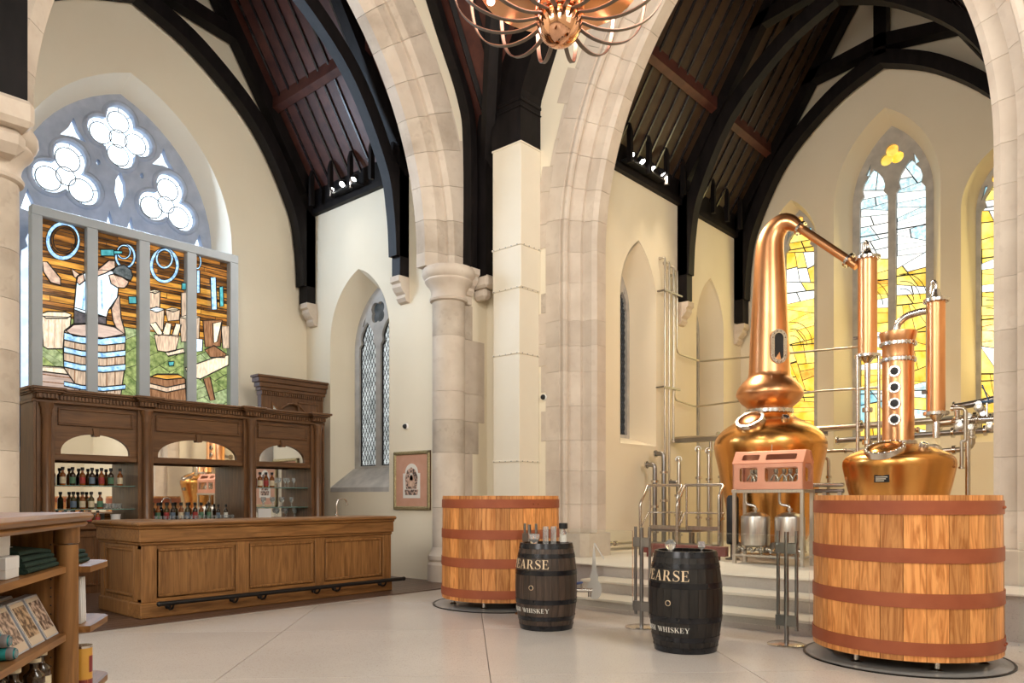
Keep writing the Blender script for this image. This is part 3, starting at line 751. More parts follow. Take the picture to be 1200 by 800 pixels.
B().box(xo0, LX[0][0], -.09, .06, 0, ZT+.002, .01).build('frame_post', 'frame_grey', sgp)
B().box(LX[3][1], xo1, -.09, .06, 0, ZT+.002, .01).build('frame_post', 'frame_grey', sgp)
for a, b in zip(LX, LX[1:]): B().box(a[1], b[0], -.085, .055, ZB-.002, ZT+.002, .01).build('mullion', 'frame_grey', sgp)
B().box(LX[0][0]-.02, LX[3][1]+.02, .03, .05, ZB-.02, ZT+.02).build('lead_ground', 'lead', sgp)
r3 = random.Random(21)
zfl = PC(100, 455)[1]
for (a, b) in LX:
    z = ZT; i = 0
    while z > zfl+.02:
        i += 1; h = (.045, .085, .05)[i % 3]*r3.uniform(.8, 1.2); z2 = max(z-h, zfl)
        n = r3.choice((1, 1, 2)); xs = [a]+sorted(r3.uniform(a+.08, b-.08) for _ in range(n-1))+[b]
        for u, v in zip(xs, xs[1:]):
            if v-u < .03: continue
            top = z > 4.95
            m = CG[r3.choice(['logd', 'logd', 'log'])] if top else CG[('logd', 'gold', 'log')[i % 3]]
            pane(sgp, [(u+.005, z2+.005), (v-.005, z2+.005+r3.uniform(0, .012)), (v-.005, z-.004), (u+.005, z-.004)], .025, pf, m)
        z = z2
    for k in bsp([(a, ZB), (b, ZB), (b, zfl), (a, zfl)], 16, r3, [35, -35, 30, -40]):
        pane(sgp, shrink(k, .005), .025, pf, CG[r3.choice(['green', 'green2'])])
LAY = [.022]
def art(pts, m, name='pane', lead=True):
    q = [PC(*p) for p in pts]
    q = [(min(max(p[0], LX[0][0]), LX[3][1]), min(max(p[1], ZB), ZT)) for p in q]
    LAY[0] -= .0012
    o = pane(sgp, q, LAY[0], pf, CG[m], name, .001)
    if lead: B().tube([pf(u, v, LAY[0]) for u, v in q], .010, 4, True).build('lead_line', 'lead', sgp)
    return o
def ring(cx, cy, rx, ry, w, m):
    LAY[0] -= .0012
    A = [PC(*p) for p in ell(cx, cy, rx, ry, 24)]; Bq = [PC(*p) for p in ell(cx, cy, rx-w, ry-w, 24)]
    B().prism(A, [Bq], LAY[0], LAY[0]+.001, pf).build('hoop_pane', CG[m], sgp)
    for q in (A, Bq): B().tube([pf(u, v, LAY[0]) for u, v in q], .006, 4, True).build('lead_line', 'lead', sgp)
ring(167, 190, 62, 70, 15, 'blue'); ring(172, 186, 48, 52, 8, 'logd')
ring(392, 246, 38, 45, 9, 'blue'); ring(387, 230, 26, 27, 6, 'blue')
ring(533, 279, 53, 64, 12, 'blue'); ring(533, 254, 32, 37, 8, 'blue'); ring(652, 265, 15, 28, 6, 'blue')
art([(92, 265), (110, 266), (158, 325), (158, 350), (122, 340), (96, 302)], 'skin'); art([(197, 290), (225, 310), (225, 335), (205, 318)], 'skin')
art([(80, 645), (170, 650), (250, 668), (330, 712), (345, 760), (80, 760)], 'pink')
for k in range(3): art([(80, 668+26*k), (250+20*k, 690+26*k), (250+20*k, 694+26*k), (80, 672+26*k)], 'brown', lead=False)
art([(80, 640), (170, 646), (250, 664), (330, 705), (322, 718), (245, 680), (80, 660)], 'beige')
art([(88, 462), (195, 466), (186, 572), (168, 580), (110, 580), (94, 570)], 'beige'); art([(85, 455), (110, 445), (175, 447), (198, 458), (180, 470), (105, 470)], 'beige')
for x in (112, 135, 160): art([(x, 475), (x+4, 475), (x+1, 574), (x-3, 574)], 'stave', lead=False)
# man at work
art([(205, 430), (285, 455), (322, 465), (322, 508), (260, 515), (205, 495)], 'trouser')
art([(215, 322), (245, 306), (300, 296), (345, 300), (366, 352), (362, 395), (330, 440), (322, 466), (240, 452), (205, 438), (210, 380)], 'shirt')
art([(245, 330), (252, 330), (240, 440), (232, 438)], 'blue', lead=False); art([(300, 330), (306, 330), (310, 440), (304, 440)], 'blue', lead=False)
art([(218, 318), (238, 305), (243, 335), (224, 350), (214, 338)], 'skin')
art([(284, 300), (330, 262), (352, 264), (354, 288), (318, 308), (290, 318)], 'skin')
art([(300, 222), (348, 222), (350, 246), (302, 246)], 'teal'); art([(348, 226), (378, 228), (378, 238), (348, 240)], 'teal')
art([(330, 315), (352, 310), (378, 322), (402, 338), (396, 352), (386, 362), (362, 360), (338, 346)], 'skin')
art([(343, 300), (356, 284), (385, 277), (410, 296), (416, 318), (408, 336), (378, 322), (350, 314)], 'cap')
art([(338, 436), (368, 385), (374, 468), (386, 512), (390, 548), (372, 552), (360, 515), (345, 480)], 'skin')
art([(400, 392), (428, 392), (430, 418), (402, 418)], 'teal')
# the barrel he works on
art([(170, 515), (200, 492), (285, 487), (350, 500), (388, 530), (388, 640), (372, 752), (240, 752), (168, 650), (165, 580)], 'stave')
for x in (205, 245, 285, 320, 350): art([(x, 545), (x+4, 545), (x+3, 740), (x-1, 740)], 'brown', lead=False)
art([(174, 516), (202, 494), (286, 489), (348, 502), (384, 528), (300, 545), (200, 534)], 'pink')
for y, dy in ((530, 26), (582, 20), (632, 22), (706, 16)):
    art([(167, y-8), (230, y+6), (310, y+12), (388, y+4), (388, y+4+dy), (310, y+12+dy), (230, y+6+dy), (167, y-8+dy)], 'blue')
# tubs, buckets and tools
art([(472, 378), (514, 374), (512, 432), (474, 434)], 'stave'); art([(472, 374), (492, 368), (515, 374), (494, 382)], 'beige')
art([(472, 442), (528, 440), (524, 512), (476, 514)], 'stave'); art([(472, 440), (500, 430), (530, 440), (500, 450)], 'shirt')
art([(532, 442), (584, 440), (582, 478), (540, 482)], 'stave'); art([(530, 440), (556, 432), (586, 440), (558, 448)], 'beige')
art([(588, 380), (610, 378), (610, 462), (588, 464)], 'stave'); art([(590, 345), (606, 345), (606, 368), (590, 368)], 'teal')
art([(582, 470), (656, 466), (652, 552), (588, 556)], 'stave'); art([(582, 468), (618, 458), (658, 466), (620, 478)], 'beige')
art([(474, 492), (496, 486), (524, 528), (506, 536)], 'beige'); art([(518, 530), (533, 486), (553, 492), (546, 535)], 'beige'); art([(553, 535), (568, 490), (588, 494), (576, 540)], 'beige')
art([(490, 530), (582, 534), (568, 588), (540, 594), (502, 588)], 'stave'); art([(530, 594), (595, 580), (600, 595), (540, 608)], 'beige')
art([(540, 628), (562, 626), (560, 642), (544, 644)], 'teal')
art([(470, 685), (500, 672), (575, 672), (602, 690), (606, 790), (472, 790)], 'brown'); art([(472, 705), (535, 720), (602, 706), (602, 724), (535, 738), (472, 722)], 'stave'); art([(478, 682), (535, 692), (598, 686), (575, 674), (500, 674)], 'gold')
art([(692, 325), (712, 325), (716, 440), (696, 440)], 'blue'); art([(724, 360), (738, 358), (740, 428), (726, 430)], 'teal'); art([(642, 300), (654, 300), (654, 380), (642, 380)], 'blue')
art([(664, 480), (734, 478), (728, 572), (672, 575)], 'brown'); art([(730, 500), (760, 500), (760, 580), (736, 580)], 'stave')
art([(700, 490), (732, 485), (716, 556), (703, 560)], 'beige'); art([(640, 545), (664, 548), (662, 590), (640, 592)], 'shirt')
art([(600, 650), (700, 615), (756, 604), (756, 640), (655, 690), (612, 682)], 'beige'); art([(665, 690), (690, 682), (708, 765), (690, 768)], 'brown'); art([(610, 682), (622, 686), (622, 750), (610, 750)], 'brown')
art([(670, 586), (704, 570), (748, 600), (742, 613), (690, 612)], 'brown')

# ================================================================== THE BAR
bar = thing('bar_counter', 'long carved oak bar counter with three panels and a dark foot rail', 'bar', (3.52, 8.5, .017)); bar.scale = (.985, 1, 1.0)
B().box(.03, 3.50, .03, .60, .02, .86).build('carcass', 'oak', bar)
B().box(.03, .55, .03, 1.15, .02, .86).build('return_carcass', 'oak', bar)
def frame_panel(parent, x0, x1, z0, z1, y, m='oak', axis='x', sgn=-1, t=.02):
    """raised field with a moulding round it, lying proud of plane y"""
    def bxs(b, a0, a1, c0, c1, d, bev):
        if axis == 'x': b.box(a0, a1, y, y+sgn*d, c0, c1, bev)
        else: b.box(y, y+sgn*d, a0, a1, c0, c1, bev)
        return b
    p = bxs(B(), x0, x1, z0, z1, t*.35, 0).build('panel', m, parent)
    w = .032
    for (a0, a1, c0, c1) in ((x0, x1, z0, z0+w), (x0, x1, z1-w, z1), (x0, x0+w, z0+w, z1-w), (x1-w, x1, z0+w, z1-w)):
        bxs(B(), a0, a1, c0, c1, t*1.3, .008).build('moulding', m, p)
    return p
B().box(-.02, 3.54, -.02, .3, 0, .17, .012).build('skirting', 'oak_long', bar)
B().box(-.02, .3, .302, 1.16, 0, .17, .012).build('skirting', 'oak', bar)
for (a, b) in ((0, .17), (1.12, 1.29), (2.24, 2.39), (3.38, 3.53)): B().box(a, b, 0, .2, .17, .86, .006).build('stile', 'oak', bar)
B().box(0, 3.53, .008, .1, .76, .86).build('rail', 'oak_long', bar); B().box(0, 3.53, .008, .1, .17, .21).build('rail', 'oak_long', bar)
for (a, b) in ((.17, 1.12), (1.29, 2.24), (2.39, 3.38)): frame_panel(bar, a+.02, b-.02, .22, .76, .03)
for (a, b) in ((.202, .24), (1.03, 1.15)): B().box(0, .1, a, b, .17, .86, .006).build('stile', 'oak', bar)
frame_panel(bar, .25, 1.02, .22, .76, .03, axis='y')
B().box(.004, .1, .2, 1.1, .76, .86).build('rail', 'oak', bar); B().box(.004, .1, .2, 1.1, .17, .215).build('rail', 'oak', bar)
def ledge(b, x0, x1, y0, y1, e, z0, z1, bev): return b.box(x0-e, x1+e, y0-e, y1, z0, z1, bev)
B().box(-.02, 3.54, -.02, .62, .80, .835, .012).build('frieze_bead', 'oak_long', bar)
B().box(-.035, 3.55, -.035, .62, .835, .98, .008).build('frieze', 'oak_long', bar)
B().box(-.035, .55, .62, 1.18, .835, .98, .008).build('frieze', 'oak_long', bar); B().box(-.02, .55, .62, 1.17, .80, .835, .012).build('frieze_bead', 'oak_long', bar)
B().box(-.055, 3.56, -.055, .64, .98, 1.01, .012).build('top_moulding', 'oak_long', bar); B().box(-.055, .57, .64, 1.2, .98, 1.01, .012).build('top_moulding', 'oak_long', bar)
B().box(-.075, 3.58, -.075, .66, 1.01, 1.06, .018).build('worktop', 'oak_long', bar); B().box(-.075, .59, .66, 1.23, 1.01, 1.06, .018).build('worktop', 'oak_long', bar)
fr = B().tube([(.12, -.17, .17), (3.62, -.17, .17)], .026, 12).ball((.12, -.17, .17), .03).ball((3.62, -.17, .17), .03).build('foot_rail', 'iron', bar, 50)
for x in (.28, 1.05, 1.42, 2.2, 2.52, 3.3):
    B().tube(spline([(x, -.17, .15), (x+.0, -.13, .10), (x, -.06, .09), (x, -.02, .13)], 5), .013, 8).build('rail_bracket', 'iron', fr, 50)
    B().lathe([(.035, 0), (.035, .012)], 12, (x, -.03, .12), 'y').build('rail_rosette', 'iron', fr)
tap = thing('bar_tap', 'curved chrome swan neck tap standing on the bar', 'tap', (6.42, 9.0, 1.079))
B().lathe([(.03, 0), (.03, .02), (.018, .03), (.018, .05)], 16).build('base', 'steel', tap, 40)
B().tube(spline([(0, 0, .04), (0, 0, .16), (.03, 0, .23), (.10, 0, .25), (.16, 0, .22), (.175, 0, .15)], 6), .011, 8).build('spout', 'steel', tap, 60)

# ---- back bar
bb = thing('back_bar', 'tall dark oak back bar with three arched mirrored bays and dentilled cornice', 'back bar', (3.3, 11.3, 0))
COLX = [.15, 1.45, 3.1, 4.36]
B().box(0, 4.5, .06, .55, 0, .90, .004).build('base_cabinet', 'oak_dark', bb)
for a, b in zip(COLX, COLX[1:]):
    n = 2
    for k in range(n):
        u = a+.12+(b-a-.24)*k/n; v = a+.12+(b-a-.24)*(k+1)/n
        frame_panel(bb, u+.02, v-.02, .12, .82, .06, 'oak_dark')
B().box(-.03, 4.53, -.02, .56, .90, .99, .012).build('counter', 'oak_dark_long', bb)
for i, x in enumerate(COLX):
    c = B().box(x-.11, x+.11, .02, .5, .95, 2.60, .004).build('pilaster', 'oak_dark', bb)
    B().lathe([(.075, .95), (.075, 1.0), (.058, 1.04), (.058, 2.42), (.07, 2.46), (.062, 2.5), (.085, 2.56), (.085, 2.60)], 18, (x, -.01, 0)).build('column', 'oak_dark', c, 40)
B().box(0, .03, .0, .55, .95, 2.62).build('side_panel', 'oak_dark', bb); B().box(4.47, 4.5, .0, .55, .95, 2.62).build('side_panel', 'oak_dark', bb)
B().box(0, 4.5, .52, .55, .95, 2.62).build('back_board', 'oak_dark', bb)
for i, (a, b) in enumerate(zip(COLX, COLX[1:])):
    x0, x1 = a+.11, b-.11; cx = (x0+x1)/2; hw = (x1-x0)/2-.09
    arch = [(cx+hw*math.cos(t), 1.97+.25*math.sin(t)) for t in [PI*k/20 for k in range(21)]]
    arch = [(cx+hw, 1.935)]+arch+[(cx-hw, 1.935)]
    B().prism([(x0, 1.85), (x1, 1.85), (x1, 2.62), (x0, 2.62)], [arch], .08, .11, planeY(0)).build('arched_header', 'oak_dark_long', bb)
    B().box(x0, x1, .05, .12, 1.845, 1.925, .008).build('crossbar', 'oak_dark_long', bb)
    frame_panel(bb, x0+.05, x1-.05, 2.32, 2.56, .08, 'oak_dark_long')
    B().prism([(cx-.035, 2.19), (cx+.035, 2.19), (cx+.055, 2.30), (cx-.055, 2.30)], None, .05, .09, planeY(0)).build('keystone', 'oak_dark', bb)
    B().box(x0, x1, .495, .515, .95, 1.85).build('mirror', 'mirror', bb)
    B().box(x0, x1, .115, .12, 1.9, 2.3).build('mirror', 'mirror', bb)
    if i != 1:
        for z in (1.18, 1.51): B().box(x0, x1, .12, .48, z-.012, z, .002).build('glass_shelf', 'shelf_glass', bb)
B().box(-.02, 4.52, .0, .56, 2.60, 2.65, .01).build('architrave', 'oak_dark_long', bb)
def cornice(x0, x1, y0, y1):
    c = B()
    for e, z0, z1 in ((.0, 2.65, 2.72), (.03, 2.72, 2.74), (.06, 2.74, 2.765), (.085, 2.765, 2.80)): c.box(x0-e, x1+e, y0-e, y1, z0, z1, .006)
    c = c.build('cornice', 'oak_dark_long', bb)
    d = B(); n = int((x1-x0)/.045)
    for k in range(n):
        u = x0+(x1-x0)*(k+.2)/n; d.box(u, u+.026, y0-.022, y0+.01, 2.66, 2.712)
    d = d.build('dentil_row', 'oak_dark', c); d['kind'] = 'stuff'
cornice(0, 4.5, .04, .56)
for x in COLX: cornice(x-.12, x+.12, -.07, .1)

# ---- timber door screen behind the back bar
ds = thing('door_screen', 'tall oak door screen with arched door and dentilled cornice beside the lancet', 'screen', (6.98, 11.98, 0))
door_a = [(.98, .05)]+[(.62+.42*math.cos(t), 2.3+.72*math.sin(t)) for t in [PI*k/16 for k in range(17)]]+[(.20, .05)]
B().prism([(0, 0), (1.26, 0), (1.26, 3.3), (0, 3.3)], [door_a], 0, .12, planeY(0)).build('surround', 'oak_dark', ds)
dl = B().prism(door_a, None, .05, .09, planeY(0)).build('door', 'oak_dark', ds)
B().lathe([(.03, -.05), (.035, -.03), (.012, 0), (.012, .05)], 14, (.92, .0, 1.35), 'y').build('door_knob', 'iron', dl, 40)
B().tube([(p[0], -.005, p[1]) for p in door_a[1:-1]], .022, 6).build('arch_moulding', 'oak_dark', ds, 50)
B().prism([(.20, 2.72), (.36, 2.72), (.36, 2.86), (.20, 3.02)], [[(.225, 2.75), (.335, 2.75), (.335, 2.85), (.225, 2.97)]], -.012, .0, planeY(0)).build('lookthrough_frame', 'oak', ds)
B().prism([(.225, 2.75), (.335, 2.75), (.335, 2.85), (.225, 2.97)], None, -.004, -.001, planeY(0)).build('lookthrough_pane', 'mirror', ds)
frame_panel(ds, .72, 1.16, 2.78, 3.06, 0, 'oak_dark')
for e, z0, z1 in ((.01, 3.12, 3.2), (.03, 3.2, 3.26), (.06, 3.26, 3.34), (.10, 3.34, 3.42), (.13, 3.42, 3.46)):
    B().box(-e, 1.26+min(e, .04), -e, .14, z0, z1, .006).build('cornice', 'oak_dark_long', ds)
d = B()
for k in range(30): d.box(-.01+.042*k, .014+.042*k, -.035, -.005, 3.13, 3.19)
tag(d.build('dentil_row', 'oak_dark', ds), kind='stuff')

# ---- bottles and glasses
for nm, c in (('amber', (.20, .055, .008)), ('dark', (.03, .014, .006)), ('olive', (.06, .045, .012))):
    mat('bottle_'+nm, c, tuple(min(1, q*1.8) for q in c), scale=9, rough=.08, coat=.6)
for nm, c in (('red', (.42, .05, .045)), ('green', (.10, .22, .13)), ('cream', (.78, .66, .46)), ('blue', (.16, .22, .30)), ('white', (.8, .78, .72))):
    mat('label_'+nm, c, tuple(q*.8 for q in c), scale=30, rough=.6)
mat('cap_black', (.015, .013, .013), rough=.4); mat('glass_ware', (.93, .96, .98), rough=.03, trans=.9, ior=1.2)
def bottle(loc, lab, body, lc, group, h=.24, r=.036, cap='cap_black', name='whiskey_bottle'):
    t = thing(name, lab, 'bottle', loc, 0, group)
    B().lathe([(r*.9, 0), (r, .006), (r, h*.56), (r*.95, h*.62), (r*.5, h*.70), (r*.40, h*.74), (r*.40, h*.85)], 14).build('body', 'bottle_'+body, t, 40)
    B().lathe([(r*1.015, h*.10), (r*1.015, h*.46)], 12, a0=PI*.9, a1=PI*1.9).build('label', 'label_'+lc, t, 60)
    B().lathe([(r*.42, h*.83), (r*.62, h*.84), (r*.62, h), (r*.55, h*1.005)], 12).build('stopper', cap, t, 40)
    return t
Y0 = 11.3; LT = .0015
ORD = ['first', 'second', 'third', 'fourth', 'fifth', 'sixth', 'seventh', 'eighth', 'ninth', 'tenth', 'eleventh', 'twelfth', 'thirteenth', 'fourteenth', 'fifteenth', 'sixteenth', 'seventeenth', 'eighteenth', 'nineteenth']
for k in range(8): bottle((3.60+.125*k, Y0+.24, 1.51+LT), '%s amber bottle from the column in the upper shelf row, first bay' % ORD[k], 'amber' if k % 2 else 'dark', ['blue', 'cream', 'green', 'red', 'blue', 'red', 'green', 'cream'][k], 'bottles on the upper shelf of the first bay', .25, .038)
for k in range(4): bottle((3.86+.115*k, Y0+.24, 1.18+LT), '%s of four amber bottles on the lower glass shelf, first bay' % ORD[k], 'amber' if k % 2 else 'olive', ['blue', 'cream', 'cream', 'green'][k], 'bottles on the lower shelf of the first bay', .24, .038)
for k in range(5): bottle((3.72+.11*k, Y0+.2, .99+LT), '%s small bottle on the counter below the shelves, first bay' % ORD[k], 'dark' if k % 2 else 'amber', ['cream', 'red', 'blue', 'red', 'red'][k], 'bottles on the back bar counter', .165, .034)
for k in range(9): bottle((4.93+.112*k, Y0+.26+.03*(k % 2), .99+LT), '%s bottle with coloured label in the long row under the wide middle mirror' % ORD[k], ['dark', 'amber', 'olive'][k % 3], ['red', 'green', 'red', 'blue', 'cream', 'blue', 'red', 'green', 'green'][k], 'bottles in the middle bay', .27, .037)
for k in range(2): bottle((6.0+.13*k, Y0+.3, .99+LT), ['small dark bottle standing alone beside the long bottle row', 'small bottle with a pale label at the end of the middle bay'][k], 'dark', ['blue', 'white'][k], 'bottles in the middle bay', .24, .03)
for k in range(4): bottle((6.58+.11*k, Y0+.22, 1.51+LT), '%s amber bottle with black stopper on the upper shelf, third bay' % ORD[k], 'amber', ['red', 'cream', 'red', 'cream'][k], 'bottles in the third bay', .25, .04)
pot = thing('tub', 'plain white tub on the back bar counter', 'tub', (4.40, Y0+.2, .99+LT))
B().lathe([(.06, 0), (.065, .1), (.06, .1), (.056, .01), (.0001, .01)], 20).build('body', 'white', pot, 40)
B().lathe([(.068, .095), (.07, .11), (.0001, .112)], 20).build('lid', 'white', pot, 40)
def tumbler(loc, lab, group, r=.026, h=.075):
    o = B().lathe([(r*.8, 0), (r, h), (r*.93, h), (r*.74, .008), (.0001, .008)], 12).build('tumbler', 'glass_ware', None, 40)
    o.location = loc; return tag(o, lab, 'glass', group)
t0 = tumbler((4.92, Y0+.08, .99+LT), 'first clear tasting glass in the front row of the middle bay', 'tasting glasses in the middle bay')
for k in range(1, 19):
    o = t0.copy(); COL.objects.link(o); o.location = (4.92+.067*k, Y0+.08, .99+LT); o['label'] = '%s clear tasting glass in the front row of the middle bay' % ORD[k]
for k in range(9):
    o = t0.copy(); COL.objects.link(o); o.location = (4.28+.045*(k % 5), Y0+.2+.09*(k//5), 1.18+LT)
    tag(o, '%s small clear glass beside the four bottles on the lower shelf' % ORD[k], 'glass', 'glasses on the lower shelf of the first bay')
def wineglass(loc, lab, group):
    o = B().lathe([(.03, 0), (.03, .003), (.005, .008), (.004, .07), (.02, .09), (.032, .12), (.03, .165), (.028, .165), (.028, .12), (.0001, .09)], 12).build('wine_glass', 'glass_ware', None, 40)
    o.location = loc; return tag(o, lab, 'glass', group)
g0 = wineglass((7.0, Y0+.24, 1.51+LT), 'first stemmed glass beside the bottles on the upper shelf, third bay', 'stemmed glasses on the upper shelf of the third bay')
for k in range(1, 5): o = g0.copy(); COL.objects.link(o); o.location = (7.0+.085*k, Y0+.24+.04*(k % 2), 1.51+LT); o['label'] = '%s stemmed glass beside the bottles on the upper shelf, third bay' % ORD[k]
for k in range(10):
    o = g0.copy(); COL.objects.link(o); o.location = (6.56+.088*(k % 10), Y0+.2+.12*(k % 2), 1.18+LT); tag(o, '%s stemmed clear glass on the lower shelf of the third bay' % ORD[k], 'glass', 'stemmed glasses on the lower shelf of the third bay')
for k in range(6):
    o = g0.copy(); COL.objects.link(o); o.location = (6.98+.085*k, Y0+.2+.1*(k % 2), .99+LT); tag(o, '%s stemmed clear glass on the counter of the third bay' % ORD[k], 'glass', 'stemmed glasses on the counter of the third bay')
tr = thing('counter_board', 'white upright board on the counter behind the chrome tap', 'board', (6.60, Y0+.12, .99+LT))
B().box(0, .24, 0, .03, 0, .165, .008).build('board', 'white', tr); B().box(-.01, .25, -.01, .05, 0, .015, .004).build('foot', 'white', tr)

# ---- framed print, cameras
fp = thing('framed_print', 'pink mounted print in a carved gilt frame on the transept wall', 'picture', (8.295, 9.53, 1.62))
pw, ph = .45, .485
B().box(-.012, 0, -pw, pw, -ph, ph).build('backing', 'oak_dark', fp)
mat('gilt', (.30, .24, .12), (.48, .40, .22), scale=40, rough=.4, metal=.5, bump=.5, bscale=60)
mat('mount_pink', (.58, .31, .21), (.63, .35, .25), scale=8, rough=.7); mat('print_paper', (.80, .76, .70), rough=.8)
mat('print_ink', (.10, .07, .06), (.62, .42, .33), scale=26, rough=.8, lo=.44, hi=.56, detail=3)
mat('print_sepia', (.50, .28, .20), (.75, .55, .42), scale=16, rough=.8)
for (a, b, c, d) in ((-pw, pw, ph-.06, ph), (-pw, pw, -ph, -ph+.06), (-pw, -pw+.06, -ph, ph), (pw-.06, pw, -ph, ph)): B().box(-.045, -.005, a, b, c, d, .015).build('frame', 'gilt', fp)
B().box(-.02, -.012, -pw+.05, pw-.05, -ph+.05, ph-.05).build('mount', 'mount_pink', fp)
pr = B().prism([(-.21, -.29), (.21, -.29), (.21, .12)]+[(.16*math.cos(t), .12+.16*math.sin(t)) for t in [PI*k/12 for k in range(13)]]+[(-.21, .12)], None, -.024, -.02, lambda u, v, w: (w, u, v)).build('print', 'print_paper', fp)
lf = lambda u, v, w: (w, u, v)
for pts, m in (([(-.15, -.24), (.15, -.24), (.17, -.15), (-.17, -.15)], 'print_ink'), ([(-.13, -.14), (.13, -.14), (.16, .05), (.10, .17), (0, .22), (-.10, .17), (-.16, .05)], 'print_ink'),
               ([(-.08, -.10), (.08, -.10), (.09, .02), (0, .10), (-.09, .02)], 'print_sepia'), ([(-.04, .0), (.04, .0), (.03, .12), (-.03, .12)], 'print_paper')):
    B().prism(pts, None, -.0265-.0008*len(m)/10, -.0245, lf).build('engraving', m, pr)
def cctv(loc, d, lab):
    t = thing('security_camera', lab, 'camera', loc)
    M = Vector(d).to_track_quat('Z', 'Y').to_matrix().to_4x4()
    B().lathe([(.05, 0), (.05, .025), (.042, .035)], 18, M=M).build('mount', 'cam_white', t, 40)
    B().lathe([(.042*math.cos(q), .035+.045*math.sin(q)) for q in [PI/2*k/6 for k in range(6)]]+[(.0001, .08)], 18, M=M).build('dome', 'black', t, 40)
cctv((8.30, 9.68, 2.52), (-1, 0, 0), 'small dome camera high beside the framed print')
cctv((9.2, 7.46, 2.90), (-1, 0, 0), 'small dome camera on the quoins beside the cream duct')

# ================================================================== DUCT, SPOTLIGHTS, CHANDELIER
du = thing('ventilation_duct', 'tall cream boxed duct rising in the corner beside the chancel arch', 'duct', (8.96, 7.84, 0))
zs_ = [0, 1.9, 3.55, 4.55, 5.2, 6.75]
for i, (a, b) in enumerate(zip(zs_, zs_[1:])):
    e = .0 if i < 3 else .03
    o = B().box(-.235, .235, -.27-e, .27+e*.5, a+.004, b-.004, .006).build('duct_section', 'duct', du)
    f = B().box(-.25, .237, -.285-e, .28+e*.5, b-.014, b+.014, .004).build('flange', 'duct', o)
    bl = B()
    for k in range(5): bl.lathe([(.008, 0), (.008, .008)], 6, (-.258, -.24+.12*k, b-.004), 'x')
    for k in range(4): bl.lathe([(.008, 0), (.008, .008)], 6, (-.18+.12*k, -.293-e, b-.004), 'y')
    if i < 4: tag(bl.build('rivets', 'steel_dark', o), kind='stuff')
def dsec(y, z, tilt, w=.3): return [(-.245, y-w*math.cos(tilt), z-w*math.sin(tilt)), (.235, y-w*math.cos(tilt), z-w*math.sin(tilt)), (.235, y+w*math.cos(tilt), z+w*math.sin(tilt)), (-.245, y+w*math.cos(tilt), z+w*math.sin(tilt))]
B().sweep([dsec(0, 6.76, 0), dsec(0, 7.42, 0)]).build('dark_section', 'timber', du)
B().sweep([dsec(0, 7.42, 0), dsec(-.03, 7.6, .2), dsec(-.62, 8.9, .35), dsec(-.95, 9.6, .35)]).build('dark_elbow', 'timber', du)
B().box(-.26, .237, -.32, .31, 7.38, 7.43, .005).build('dark_flange', 'timber', du)
B().box(-.26, .237, -.32, .31, 7.28, 7.30, .005).build('dark_flange', 'timber', du)

def spots(root, n, step, heads_dir, aim, power, ang=95, colr=(1, .96, .90)):
    bar_ = B().box(-.03-abs(step[0])*(n-1)/2-.05, .03+abs(step[0])*(n-1)/2+.05, -.03-abs(step[1])*(n-1)/2-.05, .03+abs(step[1])*(n-1)/2+.05, -.02, .02, .004).build('mounting_bar', 'black', root)
    for k in range(n):
        c = Vector((step[0]*(k-(n-1)/2), step[1]*(k-(n-1)/2), .09))+Vector(heads_dir)*.06
        d = (Vector(aim[k % len(aim)])-(Vector(root.location)+c)).normalized()
        M = d.to_track_quat('Z', 'Y').to_matrix().to_4x4()
        h = B().lathe([(.03, -.09), (.05, -.06), (.058, 0), (.058, .03), (.05, .03), (.048, .015), (.0001, .012)], 20, c, M=M).build('spot_head', 'black', root, 40)
        B().lathe([(.046, .018), (.046, .022), (.0001, .024)], 20, c, M=M).build('lamp_lens', 'lamp_lit', h)
        B().tube([c-Vector((0, 0, .0)), (c.x-heads_dir[0]*.06, c.y-heads_dir[1]*.06, .0)], .012, 6).build('yoke', 'black', h)
        light('spot_lamp', 'SPOT', Vector(root.location)+c+d*.05, power, colr, .06, to=Vector(root.location)+c+d, spot=ang, blend=.8)
s1 = thing('spotlight_cluster', 'three lit spotlights on the transept eaves under the reddish rafters', 'spotlights', (8.14, 11.15, 6.80))
spots(s1, 3, (0, .34), (-1, 0, 0), [(4.2, 11.0, 1.0), (3.0, 9.5, 1.6), (6.0, 8.6, .5)], 260)
s2 = thing('spotlight_cluster', 'four lit spotlights in a row on the chancel eaves near the stone arch', 'spotlights', (11.2, 6.9, 6.92))
spots(s2, 4, (.33, 0), (0, -1, 0), [(9.2, 3.2, 1.0), (10.6, 3.4, 2.4), (11.6, 4.4, 2.4), (13.6, 4.2, 1.5)], 520, colr=(1, .84, .62))

ch = thing('chandelier', 'large chandelier of curved copper bands round a copper ball', 'chandelier', (5.16, 4.02, 5.42))
B().ball((0, 0, 0), .195, 32, 20).build('ball', 'copper_polish', ch, 60)
B().lathe([(.20, .06), (.215, .07), (.215, .11), (.19, .12)], 32, cap=False).build('collar', 'copper_polish', ch, 40)
B().lathe([(.19, .16), (.45, .26), (.70, .33), (.72, .37), (.70, .40), (.45, .32), (.19, .22)], 48, cap=False).build('reflector', 'copper', ch, 40)
B().lathe([(.03, .1), (.03, 5.2)], 12).build('stem', 'band_brown', ch, 40)
B().lathe([(.97, .95), (.985, .95), (.985, 1.02), (.97, 1.02), (.97, .95)], 64, cap=False).build('top_ring', 'copper_band', ch, 40)
prof = spline([(.185, 0, .03), (.36, 0, -.015), (.56, 0, .0), (.76, 0, .09), (.90, 0, .25), (.965, 0, .48), (.975, 0, .75), (.97, 0, 1.0)], 5)
